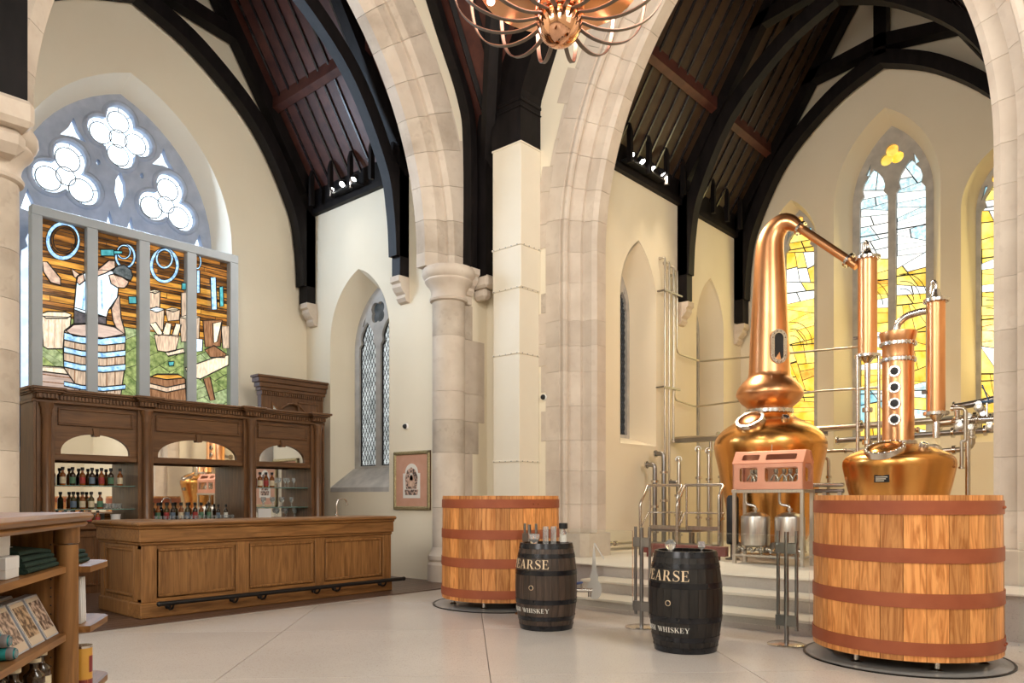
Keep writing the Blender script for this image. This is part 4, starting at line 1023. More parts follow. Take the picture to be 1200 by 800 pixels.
for k in range(16):
    a = 2*PI*k/16+.1; ca, sa = math.cos(a), math.sin(a)
    for nm, m, o0, o1 in (('band', 'band_brown', 0, .006), ('band_lit_side', 'copper_band', -.005, 0)):  # each copper band in two colours: shaded underside and lamplit inner side
        secs = []
        for i, p in enumerate(prof):
            q = prof[min(i+1, len(prof)-1)]-prof[max(i-1, 0)]; q.normalize(); n = Vector((q.z, 0, -q.x))
            pr_ = [(p+n*o0, -.018), (p+n*o0, .018), (p+n*o1, .018), (p+n*o1, -.018)]
            secs.append([(v.x*ca-w*sa, v.x*sa+w*ca, v.z) for v, w in pr_])
        par = ch if nm == 'band' else bnd
        o = B().sweep(secs).build(nm, m, par, 40)
        if nm == 'band': bnd = o
for k in range(8):
    a = 2*PI*k/8+.22
    p = (.57*math.cos(a), .57*math.sin(a), .46)
    h = B().lathe([(.03, -.08), (.045, -.05), (.045, 0)], 14, p).build('lamp_holder', 'copper_band', ch, 40)
    B().ball((p[0], p[1], p[2]+.04), .045, 14, 8).build('bulb', 'bulb_lit', h, 60)
    if k % 2: continue
    p2 = (.60*math.cos(a+.35), .60*math.sin(a+.35), .25)
    B().ball(p2, .035, 12, 8).build('bulb', 'bulb_lit', ch, 60)
    light('chandelier_lamp', 'POINT', Vector(ch.location)+Vector((p[0]*.8, p[1]*.8, .70)), 90, (1, .94, .85), .25)

# ================================================================== VATS
def vat(loc, r, h, lab, rot):
    t = thing('washback_vat', lab, 'vat', loc, rot)
    z0 = .09; n = 28; r0, r1 = r*1.0, r*.985
    da = 2*PI/n; st = None
    for k in range(n):
        if st is None:
            secs = []
            for z, rr in ((z0, r0), (z0+h*.5, (r0+r1)/2), (z0+h, r1)):
                q = [(rr, -da/2+.003), (rr+.0015, 0), (rr, da/2-.003), (rr-.05, da/2-.003), (rr-.05, -da/2+.003)]
                secs.append([(a*math.cos(b), a*math.sin(b), z) for a, b in q])
            st = o = B().sweep(secs).build('stave', 'vat_wood', t)
        else: o = st.copy(); COL.objects.link(o)
        o.rotation_euler = (0, 0, k*da)
    B().lathe([(r-.052, z0+.06), (r-.052, z0+h-.05)], 48, cap=False).build('inner_lining', 'vat_wood', t, 40)
    B().lathe([(.0001, z0+h-.10), (r-.05, z0+h-.10)], 40).build('cover', 'oak', t)
    B().lathe([(.0001, z0+.05), (r-.05, z0+.05)], 40).build('bottom', 'vat_wood', t)
    for f, w in ((.075, .10), (.365, .11), (.635, .11), (.925, .105)):
        z = z0+h*f; a = r0+(r1-r0)*f
        hp = B().lathe([(a+.002, z-w/2), (a+.010, z-w/2), (a+.009, z+w/2), (a+.002, z+w/2)], 64, cap=False).build('hoop', 'vat_hoop', t, 40)
        if f in (.075, .925):
            for q in (0, .09): B().ball(((a+.012)*math.cos(-PI*.62+q), (a+.012)*math.sin(-PI*.62+q), z), .012, 8, 6).build('rivet', 'vat_hoop', hp)
    for k in range(6):
        a = 2*PI*k/6+.3; B().lathe([(.04, 0), (.045, .008), (.02, .02), (.02, z0+.02)], 10, ((r-.14)*math.cos(a), (r-.14)*math.sin(a), 0)).build('foot', 'steel', t, 40)
    B().box(-r*.6, r*.6, -.05, .05, z0-.035, z0+.01, .004).build('base_bearer', 'black', t)
    return t
vat((7.13, 6.50, .0115), .745, 1.262, 'smaller orange timber vat with rust red hoops in front of the cream duct', .1)
vat((7.0, 1.77, .0115), .715, 1.262, 'large orange timber vat with rust red hoops below the second still', .35)
mat('floor_glass', (.40, .39, .38), rough=.12, spec=.7)
for loc, r, lab in (((7.13, 6.50, 0), .86, 'dark round floor plate under the smaller vat'), ((7.0, 1.77, 0), .80, 'dark round floor plate under the large vat')):
    t = thing('floor_plate', lab, 'floor plate', loc)
    B().lathe([(r-.02, .0012), (r-.02, .009), (.0001, .009)], 64).build('plate', 'floor_glass', t)
    B().lathe([(r-.02, .0012), (r, .0012), (r, .011), (r-.02, .011)], 64, cap=False).build('rim', 'iron', t)

# ================================================================== BARRELS
def glyph(ch_):
    s, h = .17, .035     # thick stem, thin stroke
    R = []
    def rect(x0, x1, y0, y1): R.append([(x0, y0), (x1, y0), (x1, y1), (x0, y1)])
    def serif(x0, x1, y, up=True): rect(x0, x1, y, y+h if up else y-h) if up else rect(x0, x1, y-h, y)
    def arc(cx, cy, rx, ry, a0, a1, tk, tn, n=14):
        for i in range(n):
            t0, t1 = a0+(a1-a0)*i/n, a0+(a1-a0)*(i+1)/n
            def w(t): return tn+(tk-tn)*abs(math.cos(t))**1.5
            o = lambda t: (cx+rx*math.cos(t), cy+ry*math.sin(t)); q = lambda t: (cx+(rx-w(t))*math.cos(t), cy+(ry-min(w(t), tn*1.3+0*t))*math.sin(t))
            R.append([o(t0), o(t1), q(t1), q(t0)])
    if ch_ in 'PR':
        rect(.10, .10+s, 0, 1); serif(.0, .38, 0); rect(0, .3, 1-h, 1)
        rect(.2, .42, 1-h, 1); rect(.2, .42, .46, .46+h); arc(.42, .73, .28, .27, -PI/2, PI/2, s, h*1.4)
        if ch_ == 'R': R.append([(.36, .47), (.52, .47), (.86, 0), (.66, 0)]); rect(.62, .94, 0, h); return R, .92
        return R, .78
    if ch_ == 'E':
        rect(.10, .10+s, 0, 1); rect(0, .66, 1-h*1.3, 1); rect(0, .70, 0, h*1.3); rect(.2, .52, .48, .48+h*1.3)
        R.append([(.66, 1), (.66, .76), (.62, .76), (.56, 1)]); R.append([(.70, 0), (.74, .26), (.70, .26), (.58, 0)]); rect(.50, .54, .38, .64); return R, .78
    if ch_ == 'A':
        R.append([(.40, 1), (.50, 1), (.84, 0), (.64, 0)]); R.append([(.42, 1), (.46, .9), (.15, 0), (.09, 0)]); rect(.2, .66, .32, .32+h*1.3)
        rect(-.02, .26, 0, h); rect(.56, .92, 0, h); return R, .92
    if ch_ == 'S':
        P = spline([(.58, .82, 0), (.50, .94, 0), (.34, .985, 0), (.16, .93, 0), (.10, .76, 0), (.20, .61, 0), (.38, .50, 0), (.55, .37, 0), (.60, .22, 0), (.50, .06, 0), (.32, .015, 0), (.14, .06, 0), (.06, .22, 0)], 3)
        m = len(P)
        for i in range(m-1):
            def sd(i):
                q = P[min(i+1, m-1)]-P[max(i-1, 0)]; q.normalize(); n_ = Vector((-q.y, q.x, 0)); w = .022+.075*math.exp(-((i/(m-1)-.5)/.17)**2); return (P[i]+n_*w, P[i]-n_*w)
            a, b = sd(i); c, d = sd(i+1); R.append([(a.x, a.y), (b.x, b.y), (d.x, d.y), (c.x, c.y)])
        rect(.56, .60, .72, 1); rect(.04, .08, 0, .28); return R, .68
    if ch_ == 'I': rect(.10, .10+s, 0, 1); rect(0, .37, 0, h); rect(0, .37, 1-h, 1); return R, .40
    if ch_ == 'H':
        for x in (.10, .66): rect(x, x+s, 0, 1); rect(x-.1, x+s+.1, 0, h); rect(x-.1, x+s+.1, 1-h, 1)
        rect(.2, .7, .48, .48+h*1.3); return R, .98
    if ch_ == 'W':
        R.append([(.02, 1), (.20, 1), (.46, 0), (.36, 0)]); R.append([(.40, 0), (.46, 0), (.66, 1), (.60, 1)]); R.append([(.50, 1), (.68, 1), (.94, 0), (.84, 0)]); R.append([(.88, 0), (.94, 0), (1.18, 1), (1.12, 1)])
        rect(-.05, .28, 1-h, 1); rect(.45, .76, 1-h, 1); rect(1.03, 1.24, 1-h, 1); return R, 1.24
    if ch_ == 'K':
        rect(.10, .10+s, 0, 1); rect(0, .37, 0, h); rect(0, .37, 1-h, 1); R.append([(.25, .42), (.30, .38), (.78, 1), (.70, 1)]); R.append([(.38, .56), (.50, .66), (.90, 0), (.70, 0)]); rect(.62, .94, 0, h); rect(.58, .88, 1-h, 1); return R, .94
    if ch_ == 'Y':
        rect(.38, .38+s, 0, .48); R.append([(.02, 1), (.22, 1), (.55, .46), (.40, .42)]); R.append([(.46, .46), (.52, .44), (.88, 1), (.80, 1)]); rect(.26, .66, 0, h); rect(-.04, .34, 1-h, 1); rect(.66, .96, 1-h, 1); return R, .90
    return R, .45
BH = .90
def bar_r(z): return .268+.052*(1-((z-BH/2)/(BH/2))**2)
def lettering(parent, text, m, zc_, hgt, a_end, name):
    L = []; x = 0
    for c in text:
        R, w = glyph(c) if c != ' ' else ([], .5)
        if R: L.append([[(x+p[0], p[1]) for p in q] for q in R])
        x += w+.10
    r = bar_r(zc_)
    for G_ in L:
        b = B()
        for q in G_:
            v = []
            for dz in (.0036, .0048):
                for p in q:
                    a = a_end-(x-p[0])*hgt/r; z = zc_+(p[1]-.5)*hgt; rr = bar_r(z)+dz; v.append((rr*math.cos(a), rr*math.sin(a), z))
            k = len(q); b.add(v, [tuple(range(k)), tuple(range(k, 2*k))[::-1]]+[(i, (i+1) % k, k+(i+1) % k, k+i) for i in range(k)])
        b.build(name, m, parent)
def barrel(loc, lab, wood, rot, tap=False):
    t = thing('whiskey_barrel', lab, 'barrel', loc); t.scale = (1, 1, .975)
    n = 26; da = 2*PI/n; st = None
    for k in range(n):
        if st is None:
            secs = []
            for i in range(11):
                z = BH*i/10; rr = bar_r(z); g = .0012
                secs.append([(a*math.cos(b), a*math.sin(b), z) for a, b in [(rr, -da/2+g/rr), (rr, da/2-g/rr), (rr-.028, da/2-g/rr), (rr-.028, -da/2+g/rr)]])
            st = o = B().sweep(secs).build('stave', wood, t, 20)
        else: o = st.copy(); COL.objects.link(o)
        o.rotation_euler = (0, 0, k*da)
    B().lathe([(.0001, BH-.03), (.25, BH-.03)], 32).build('head', wood, t); B().lathe([(.0001, .03), (.25, .03)], 32).build('head', wood, t)
    for z0, z1 in ((.0, .055), (.105, .15), (.275, .325), (.575, .625), (.75, .795), (.845, .90)):
        pr_ = [(bar_r(z0)+.001, z0), (bar_r(z0)+.0035, z0), (bar_r((z0+z1)/2)+.0035, (z0+z1)/2), (bar_r(z1)+.0035, z1), (bar_r(z1)+.001, z1)]
        B().lathe(pr_, 48, cap=False).build('hoop', 'hoop_black', t, 30)
    lettering(t, 'PEARSE', 'lettering_cream', .69, .092, rot, 'painted_letter')
    lettering(t, 'IRISH WHISKEY', 'lettering_white', .215, .045, rot-.02, 'painted_letter')
    a = rot-.62; z = .45; rr = bar_r(z); c = (rr*math.cos(a), rr*math.sin(a), z)
    M = Vector((math.cos(a), math.sin(a), 0)).to_track_quat('Z', 'Y').to_matrix().to_4x4()
    B().lathe([(.025, -.01), (.025, .003), (.021, .004), (.02, -.005)], 20, c, M=M).build('bung_ring', 'lettering_cream', t, 40)
    B().lathe([(.022, -.006), (.022, .001), (.0001, .002)], 18, c, M=M).build('bung', 'black', t, 40)
    if tap:
        a = rot+1.35; z = .40; rr = bar_r(z); d = Vector((math.cos(a), math.sin(a), 0)); c = Vector((rr*d.x, rr*d.y, z))
        b = B().tube([c-d*.01, c+d*.16], .022, 10).tube([c+d*.13, c+d*.13+Vector((0, 0, -.07))], .018, 8).build('tap', 'steel', t, 50)
        B().tube([c+d*.05+Vector((0, 0, .02)), c+d*.05+Vector((0, 0, .07))], .012, 8).build('tap_stem', 'steel', b, 50)
        mat('blue_plastic', (.05, .08, .22), rough=.4)
        B().box(c.x-.03, c.x+.07, c.y-.03, c.y+.02, z+.06, z+.085, .008).build('tap_lever', 'blue_plastic', b)
    return t
barrel((6.13, 4.95, .001), 'dark brown whiskey barrel with clear bottles on top, before the smaller vat', 'barrel_brown', math.radians(226), True)
barrel((6.08, 3.32, .001), 'black whiskey barrel standing alone before the chancel steps', 'barrel_black', math.radians(217))
zt = BH+.0025
def vessel(name, lab, loc, prof, m, parts=(), cat='glass'):
    t = thing(name, lab, cat, loc)
    B().lathe(prof, 20).build('body', m, t, 40)
    for nm, pr_, mm in parts: B().lathe(pr_, 20).build(nm, mm, t, 40)
    return t
mat('crystal', (.95, .97, .98), rough=.02, trans=.85, ior=1.4)
zh = (BH-.03)*.975+.006
for k, (dx, dy) in enumerate(((-.01, .0), (.06, -.05))):
    vessel('tasting_tube', ['clear glass cylinder beside the cut glass bowl on the brown barrel', 'clear glass cylinder at the middle of the brown barrel top'][k], (6.13+dx, 4.95+dy, zh), [(.03, 0), (.03, .19), (.026, .19), (.026, .012), (.0001, .012)], 'crystal')
vessel('glass_bowl', 'small cut glass bowl on the brown barrel', (6.04, 5.04, zh+.001), [(.03, 0), (.035, .02), (.055, .06), (.06, .11), (.055, .11), (.05, .06), (.0001, .02)], 'crystal')
vessel('decanter_bottle', 'clear bottle with a broad black cap on the brown barrel', (6.25, 4.82, zh), [(.032, 0), (.034, .01), (.034, .13), (.02, .15), (.02, .17)], 'crystal', (('cap', [(.04, .165), (.045, .17), (.045, .22), (.04, .225), (.0001, .225)], 'black'), ('paper_label', [(.0345, .03), (.0345, .10)], 'label_white')), 'bottle')
vessel('glass_stopper', 'round cut glass stopper standing on the black barrel', (5.99, 3.42, zh), [(.03, 0), (.02, .02), (.045, .05), (.05, .08), (.03, .11), (.0001, .12)], 'crystal')
vessel('glass_nosing_cup', 'small clear nosing glass at the edge of the black barrel', (6.17, 3.21, zh), [(.03, 0), (.03, .004), (.006, .012), (.006, .03), (.035, .05), (.03, .10), (.027, .10), (.03, .05), (.0001, .04)], 'crystal')

# ================================================================== GLASS BARRIER
def bpost(loc, lab):
    t = thing('barrier_post', lab, 'post', loc)
    B().lathe([(.17, 0), (.17, .008), (.15, .016), (.03, .024), (.0001, .024)], 40).build('base', 'steel', t, 40)
    B().lathe([(.021, .02), (.021, 1.03), (.0001, 1.03)], 14).build('pole', 'steel_dark', t, 40)
    for s in (-1, 1): B().lathe([(.016, .13), (.016, 1.04), (.0001, 1.04)], 12, (.02, s*.085, 0)).build('clamp_bar', 'steel_dark', t, 40)
    for z in (.22, .88): B().box(-.015, .03, -.1, .1, z-.05, z+.05, .005).build('clamp', 'steel_dark', t)
bpost((6.86, 2.72, .0012), 'steel barrier post with round base beside the large vat')
bpost((6.77, 4.20, .0012), 'steel barrier post with round base behind the black barrel')
bpost((6.70, 5.66, .0012), 'steel barrier post behind the brown barrel')
def screen(x, y0, y1, lab, emblem=None):
    t = thing('glass_screen', lab, 'glass screen', (x, (y0+y1)/2, .16)); h = (y1-y0)/2
    B().box(-.005, .005, -h, h, 0, .84, .001).build('pane', 'glass', t)
    if emblem is not None:
        c = emblem-(y0+y1)/2
        f = lambda u, v, w: (-.0065+w, c-u, v)
        B().prism(ell(0, .19, .095, .11, 28), None, 0, .0008, f).build('emblem', 'frost', t)
        B().prism([(-.05, .28), (-.06, .33), (-.035, .38), (-.02, .60), (-.008, .69), (.008, .69), (.13, .53), (.12, .52), (.014, .66), (.004, .66), (.03, .38), (.05, .33), (.045, .28)], None, 0, .0008, f).build('emblem', 'frost', t)
    return t
screen(6.82, 2.50, 4.10, 'clear glass barrier panel between the two steel posts')
screen(6.755, 4.30, 5.56, 'clear glass barrier panel with a frosted pot still emblem', 4.78)
screen(6.95, .2, .95, 'clear glass barrier panel at the edge of the large vat')

# ================================================================== STILLS
FZ = .45
def flange_on(parent, name, ang, rad, z, r0, r1, m='steel', depth=.03, tilt=0, glassm='black', bolts=10):
    d = Vector((math.cos(ang)*math.cos(tilt), math.sin(ang)*math.cos(tilt), math.sin(tilt)))
    M = d.to_track_quat('Z', 'Y').to_matrix().to_4x4(); c = Vector((rad*math.cos(ang), rad*math.sin(ang), z))
    o = B().lathe([(r0, -.03), (r1, -.03), (r1, depth), (r1*.97, depth+.006), (r0, depth+.006), (r0, -.03)], 24, c, M=M, cap=False).build(name, m, parent, 40)
    if glassm: B().lathe([(r0, depth*.8), (.0001, depth*.8+.003)], 24, c, M=M).build('sight_glass', glassm, o)
    b = B()
    for k in range(bolts):
        a = 2*PI*k/bolts; q = M @ Vector(((r0+r1)/2*math.cos(a), (r0+r1)/2*math.sin(a), depth+.004)); b.ball(c+q, .009, 6, 4)
    tag(b.build('bolts', m, o), kind='stuff')
    return o
def ringf(parent, name, z, r, h=.03, w=.03, m='steel', n=28):
    o = B().lathe([(r-.01, z-h/2), (r+w, z-h/2), (r+w, z+h/2), (r-.01, z+h/2)], 36, cap=False).build(name, m, parent, 40)
    b = B()
    for k in range(n):
        a = 2*PI*k/n; b.lathe([(.011, -.008), (.011, h+.008), (.0001, h+.008)], 6, ((r+w*.55)*math.cos(a), (r+w*.55)*math.sin(a), z-h/2))
    tag(b.build('bolts', m, o), kind='stuff'); return o
st1 = thing('pot_still', 'tall copper pot still with onion bulb and swan neck, left of the stained glass', 'still', (11.2, 4.7, FZ))
prof = [(.10, .16), (.38, .18), (.52, .26), (.59, .45), (.64, .75), (.70, 1.05), (.755, 1.35), (.80, 1.55), (.815, 1.66), (.805, 1.74), (.76, 1.83), (.66, 1.93), (.52, 2.02), (.40, 2.08), (.34, 2.14), (.325, 2.17)]
def sm(pr_, n=4): return [(max(p.x, .0001), p.y) for p in spline([(a, b, 0) for a, b in pr_], n)]
B().lathe(sm(prof, 3), 56).build('pot', 'copper_gold', st1, 60)
ringf(st1, 'flange', 2.19, .31, .05, .035, 'steel', 30)
B().lathe(sm([(.31, 2.21), (.34, 2.26), (.42, 2.33), (.48, 2.42), (.485, 2.48), (.45, 2.56), (.385, 2.64), (.325, 2.70), (.303, 2.76)], 4), 48).build('boil_ball', 'copper', st1, 60)
npts = [(0, 0, 2.74), (0, 0, 3.2), (0, 0, 3.7), (0, 0, 4.2), (0, 0, 4.62), (0, -.03, 4.80), (0, -.11, 4.93), (0, -.22, 4.995), (0, -.33, 4.97), (0, -.42, 4.90), (0, -.47, 4.855)]
nr = [.305, .287, .262, .235, .207, .190, .162, .142, .115, .088, .075]
sp_ = spline(npts, 3); rr = []
for i in range(len(npts)-1):
    for k in range(3): rr.append(nr[i]+(nr[i+1]-nr[i])*k/3)
B().tube(sp_, rr+[nr[-1]], 28).build('swan_neck', 'copper', st1, 60)
e0 = Vector((0, -.47, 4.855)); e1 = Vector((0, -1.262, 4.14)); dd = (e1-e0).normalized()
def lin_flange(parent, c, d, r, m='steel'):
    M = d.to_track_quat('Z', 'Y').to_matrix().to_4x4()
    o = B().lathe([(.02, -.018), (r, -.018), (r, .018), (.02, .018)], 20, c, M=M).build('flange', m, parent, 40)
    b = B()
    for k in range(8): b.ball(c+M @ Vector((r*.85*math.cos(k*PI/4), r*.85*math.sin(k*PI/4), .02)), .013, 6, 4).ball(c+M @ Vector((r*.85*math.cos(k*PI/4), r*.85*math.sin(k*PI/4), -.02)), .013, 6, 4)
    tag(b.build('bolts', m, o), kind='stuff')
lin_flange(st1, e0, dd, .11); lin_flange(st1, e0+(e1-e0)*.86, dd, .11)
B().tube([e0, e1], .062, 18).build('lyne_arm', 'copper', st1, 50)
# sight glass on the neck: long rounded plate
A = math.radians(228); dN = Vector((math.cos(A), math.sin(A), 0)); tN = Vector((-math.sin(A), math.cos(A), 0))
def on_neck(u, v, w): q = dN*(.262+w)+tN*u; return (q.x, q.y, 3.12+v)
def stadium(a, h, n=8): return [(a*math.cos(t), h+a*math.sin(t)) for t in [PI*k/n for k in range(n+1)]]+[(a*math.cos(t), -h+a*math.sin(t)) for t in [PI+PI*k/n for k in range(n+1)]]
sg = B().prism(stadium(.125, .13), [stadium(.068, .13)], -.05, .05, on_neck).build('sight_frame', 'steel', st1)
B().prism(stadium(.069, .13), None, -.02, .03, on_neck).build('sight_glass', 'black', sg)
b = B()
for q in stadium(.097, .13, 5): b.ball(on_neck(q[0], q[1], .053), .011, 6, 4)
tag(b.build('bolts', 'steel', sg), kind='stuff')
mw = flange_on(st1, 'manway', math.radians(176), .58, 2.0, .17, .215, 'steel', .05, math.radians(52), None, 18)
B().lathe([(.175, .0), (.16, .03), (.08, .05), (.0001, .055)], 24, (.58*math.cos(math.radians(176)), .58*math.sin(math.radians(176)), 2.0), M=Vector((math.cos(math.radians(176))*math.cos(.9), math.sin(math.radians(176))*math.cos(.9), math.sin(.9))).to_track_quat('Z', 'Y').to_matrix().to_4x4()).build('manway_lid', 'copper', mw, 50)
flange_on(st1, 'valve_port', math.radians(228), .50, 2.03, .04, .06, 'steel', .04, .9, 'black', 6)
def plate_on(parent, ang, rad, z, w, h):
    d = Vector((math.cos(ang), math.sin(ang), 0)); t_ = Vector((-math.sin(ang), math.cos(ang), 0))
    f = lambda u, v, q: tuple(d*(rad+q)+t_*u+Vector((0, 0, z+v)))
    o = B().prism([(-w, -h), (w, -h), (w, h), (-w, h)], None, 0, .012, f).build('name_plate', 'iron', parent)
    mat('plate_text', (.55, .50, .42), rough=.4, metal=.6) if 'plate_text' not in MATS else None
    for k in range(3): B().prism([(-w*.8, h*(.55-.5*k)), (w*.8-.02*k, h*(.55-.5*k)), (w*.8-.02*k, h*(.30-.5*k)), (-w*.8, h*(.30-.5*k))], None, .012, .0135, f).build('plate_line', 'plate_text', o)
plate_on(st1, math.radians(183), .79, 1.47, .075, .045)
for k in range(4):
    a = 2*PI*k/4+.5; B().lathe([(.05, 0), (.05, .35)], 12, (.45*math.cos(a), .45*math.sin(a), 0)).build('leg', 'steel_dark', st1, 40)

def condenser(loc, z0, z1, r, lab, legs=True):
    t = thing('condenser', lab, 'condenser', loc)
    B().lathe([(r, z0), (r, z1)], 28).build('shell', 'copper', t, 50)
    ringf(t, 'flange', z1, r-.005, .035, .05, 'steel', 16); ringf(t, 'flange', z0, r-.005, .035, .05, 'steel', 16)
    B().lathe(sm([(r*.9, z1+.02), (r*.6, z1+.06), (.05, z1+.09), (.035, z1+.14)]), 20).build('cap', 'steel', t, 50)
    B().tube(spline([(0, 0, z1+.12), (0, 0, z1+.2), (.02, .03, z1+.25), (.03, .06, z1+.2), (.03, .07, z1+.1)], 5), .02, 8).build('vent_pipe', 'steel', t, 50)
    B().lathe([(r*.8, z0-.02), (r*.3, z0-.10), (.04, z0-.16), (.04, z0-.3)], 20).build('outlet', 'steel', t, 40)
    for k in range(3 if legs else 0):
        a = 2*PI*k/3+.4; B().tube([((r+.03)*math.cos(a), (r+.03)*math.sin(a), z0), ((r+.03)*math.cos(a), (r+.03)*math.sin(a), .0)], .022, 8).build('support_pipe', 'steel', t, 50)
    if legs:
        B().tube([(0, 0, z0-.28), (0, 0, .0)], .035, 10).build('drain_pipe', 'steel', t, 50)
        ringf(t, 'coupling', z0-.75, .04, .05, .03, 'steel', 8); ringf(t, 'coupling', z0-1.2, .04, .05, .03, 'steel', 8)
    B().box(-.02, .02, r, r+.06, z0+.25, z0+.29, .004).build('bracket', 'band_brown', t)
    return t
condenser((11.2, 3.30, FZ), 2.86, 4.22, .125, 'copper condenser column fed by the sloping copper arm')
st2 = thing('copper_still', 'squat copper still with a tall copper column and four round sight glasses', 'still', (10.4, 2.70, FZ))
prof = [(.10, .14), (.36, .16), (.46, .28), (.50, .5), (.54, .8), (.60, 1.05), (.635, 1.22), (.648, 1.30), (.635, 1.37), (.57, 1.43), (.43, 1.50), (.30, 1.545), (.235, 1.56)]
B().lathe(sm(prof, 3), 56).build('pot', 'copper_gold', st2, 60)
B().lathe([(.192, 1.55), (.183, 1.56), (.183, 2.66)], 40).build('column', 'copper', st2, 50)
ringf(st2, 'flange', 1.58, .178, .04, .04, 'steel', 20); ringf(st2, 'flange', 2.62, .178, .035, .035, 'steel', 26); ringf(st2, 'flange', 2.82, .178, .035, .04, 'steel', 26)
B().lathe([(.183, 2.64), (.183, 2.82), (.193, 2.84), (.218, 2.96), (.216, 2.97), (.12, 2.985), (.0001, 2.99)], 40).build('column_head', 'copper', st2, 40)
for k in range(4): flange_on(st2, 'porthole', math.radians(183), .178, 1.86+.20*k, .048, .072, 'steel', .025, 0, 'black', 10)
mw = flange_on(st2, 'manway', math.radians(176), .45, 1.47, .19, .235, 'steel', .04, math.radians(66), None, 20)
aa = math.radians(176); tt = math.radians(66)
B().lathe([(.19, .0), (.17, .03), (.09, .055), (.0001, .06)], 24, (.45*math.cos(aa), .45*math.sin(aa), 1.47), M=Vector((math.cos(aa)*math.cos(tt), math.sin(aa)*math.cos(tt), math.sin(tt))).to_track_quat('Z', 'Y').to_matrix().to_4x4()).build('manway_lid', 'copper_gold', mw, 50)
plate_on(st2, math.radians(178), .61, 1.12, .085, .045)
flange_on(st2, 'valve_port', math.radians(235), .42, 1.5, .035, .055, 'steel', .05, 1.1, 'black', 6)
B().tube(spline([(0, .02, 2.98), (0, .0, 3.08), (0, -.10, 3.16), (0, -.25, 3.19), (0, -.326, 3.19)], 6), .045, 14).build('vapour_pipe', 'steel', st2, 60)
condenser((10.4, 2.27, FZ), 1.92, 3.30, .10, 'copper condenser column beside the column still', False)
for k in range(4):
    a = 2*PI*k/4+.5; B().lathe([(.05, 0), (.05, .3)], 12, (.42*math.cos(a), .42*math.sin(a), 0)).build('leg', 'steel_dark', st2, 40)

# ================================================================== SPIRIT SAFE
ss = thing('spirit_safe', 'pink copper spirit safe with glazed openings on a steel stand', 'spirit safe', (9.73, 4.12, FZ))
hy, dx, z0, z1, zr = .47, .36, 1.0, 1.34, 1.50
def rrect(u0, u1, v0, v1, r=.03, n=4):
    P = []
    for cx, cy_, a in ((u1-r, v1-r, 0), (u0+r, v1-r, PI/2), (u0+r, v0+r, PI), (u1-r, v0+r, 1.5*PI)):
        P += [(cx+r*math.cos(a+PI/2*k/n), cy_+r*math.sin(a+PI/2*k/n)) for k in range(n+1)]
    return P
fx = lambda u, v, w: (w, -u, v)
h1, h2 = rrect(-.38, -.13, z0+.10, z1-.05), rrect(-.03, .41, z0+.10, z1-.05)
B().prism([(-hy, z0), (hy, z0), (hy, z1), (-hy, z1)], [h1, h2], 0, .012, fx).build('front', 'copper_pink', ss)
B().prism([(-hy, z0), (hy, z0), (hy, z1), (-hy, z1)], [h1, h2], dx-.012, dx, fx).build('back', 'copper_pink', ss)
for h_ in (h1, h2): B().prism(h_, None, .004, .008, fx).build('pane', 'glass', ss)
for s in (-1, 1):
    B().prism([(0, z0), (dx, z0), (dx, z1), (dx*.62, zr), (dx*.30, zr), (0, z1)], [rrect(.08, dx-.08, z0+.10, z1)], s*hy-.006, s*hy+.006, lambda u, v, w: (u, w, v)).build('side', 'copper_pink', ss)
rl = math.hypot(dx*.30, zr-z1); rn = (dx*.30/rl, (zr-z1)/rl)
fr_ = lambda u, v, w: (rn[0]*v-rn[1]*w, -u, z1+rn[1]*v+rn[0]*w)
B().prism([(-hy-.012, 0), (hy+.012, 0), (hy+.012, rl), (-hy-.012, rl)], [rrect(-.36, -.12, .05, rl-.05, .02), rrect(-.03, .38, .05, rl-.05, .02)], 0, .012, fr_).build('roof_slope', 'copper_pink', ss)
fr2 = lambda u, v, w: (dx-rn[0]*v+rn[1]*w, -u, z1+rn[1]*v+rn[0]*w)
B().prism([(-hy-.012, 0), (hy+.012, 0), (hy+.012, rl), (-hy-.012, rl)], None, 0, .012, fr2).build('roof_slope', 'copper_pink', ss)
B().box(dx*.29, dx*.63, -hy-.012, hy+.012, zr-.003, zr+.012, .003).build('roof_top', 'copper_pink', ss)
B().tube([(dx*.45, 0, zr), (dx*.45, 0, zr+.10)], .006, 6).build('rod', 'steel', ss)
for k, y in enumerate((.28, .22, -.05, -.16, -.24, -.34)):
    B().lathe([(.035, z0+.02), (.035, z0+.10), (.015, z0+.12), (.015, z0+.2), (.03, z0+.22), (.03, z0+.27)], 12, (dx*.5, y, 0)).build('measuring_glass', 'steel', ss, 40)
    B().tube(spline([(dx*.35, y-.05, z0+.02), (dx*.35, y-.05, z0+.14), (dx*.35, y, z0+.2), (dx*.35, y+.05, z0+.12)], 5), .012, 8).build('inner_pipe', 'steel', ss, 50)
B().box(-.02, dx+.02, -hy-.02, hy+.02, z0-.045, z0-.002, .004).build('stand_top', 'steel_brushed', ss)
for x in (.015, dx-.015):
    for s in (-1, 1): B().box(x-.022, x+.022, s*(hy-.01)-.022, s*(hy-.01)+.022, 0, z0-.04, .003).build('stand_leg', 'steel_brushed', ss)
B().box(-.01, dx+.01, -hy, hy, .10, .13, .003).build('stand_shelf', 'steel_brushed', ss)
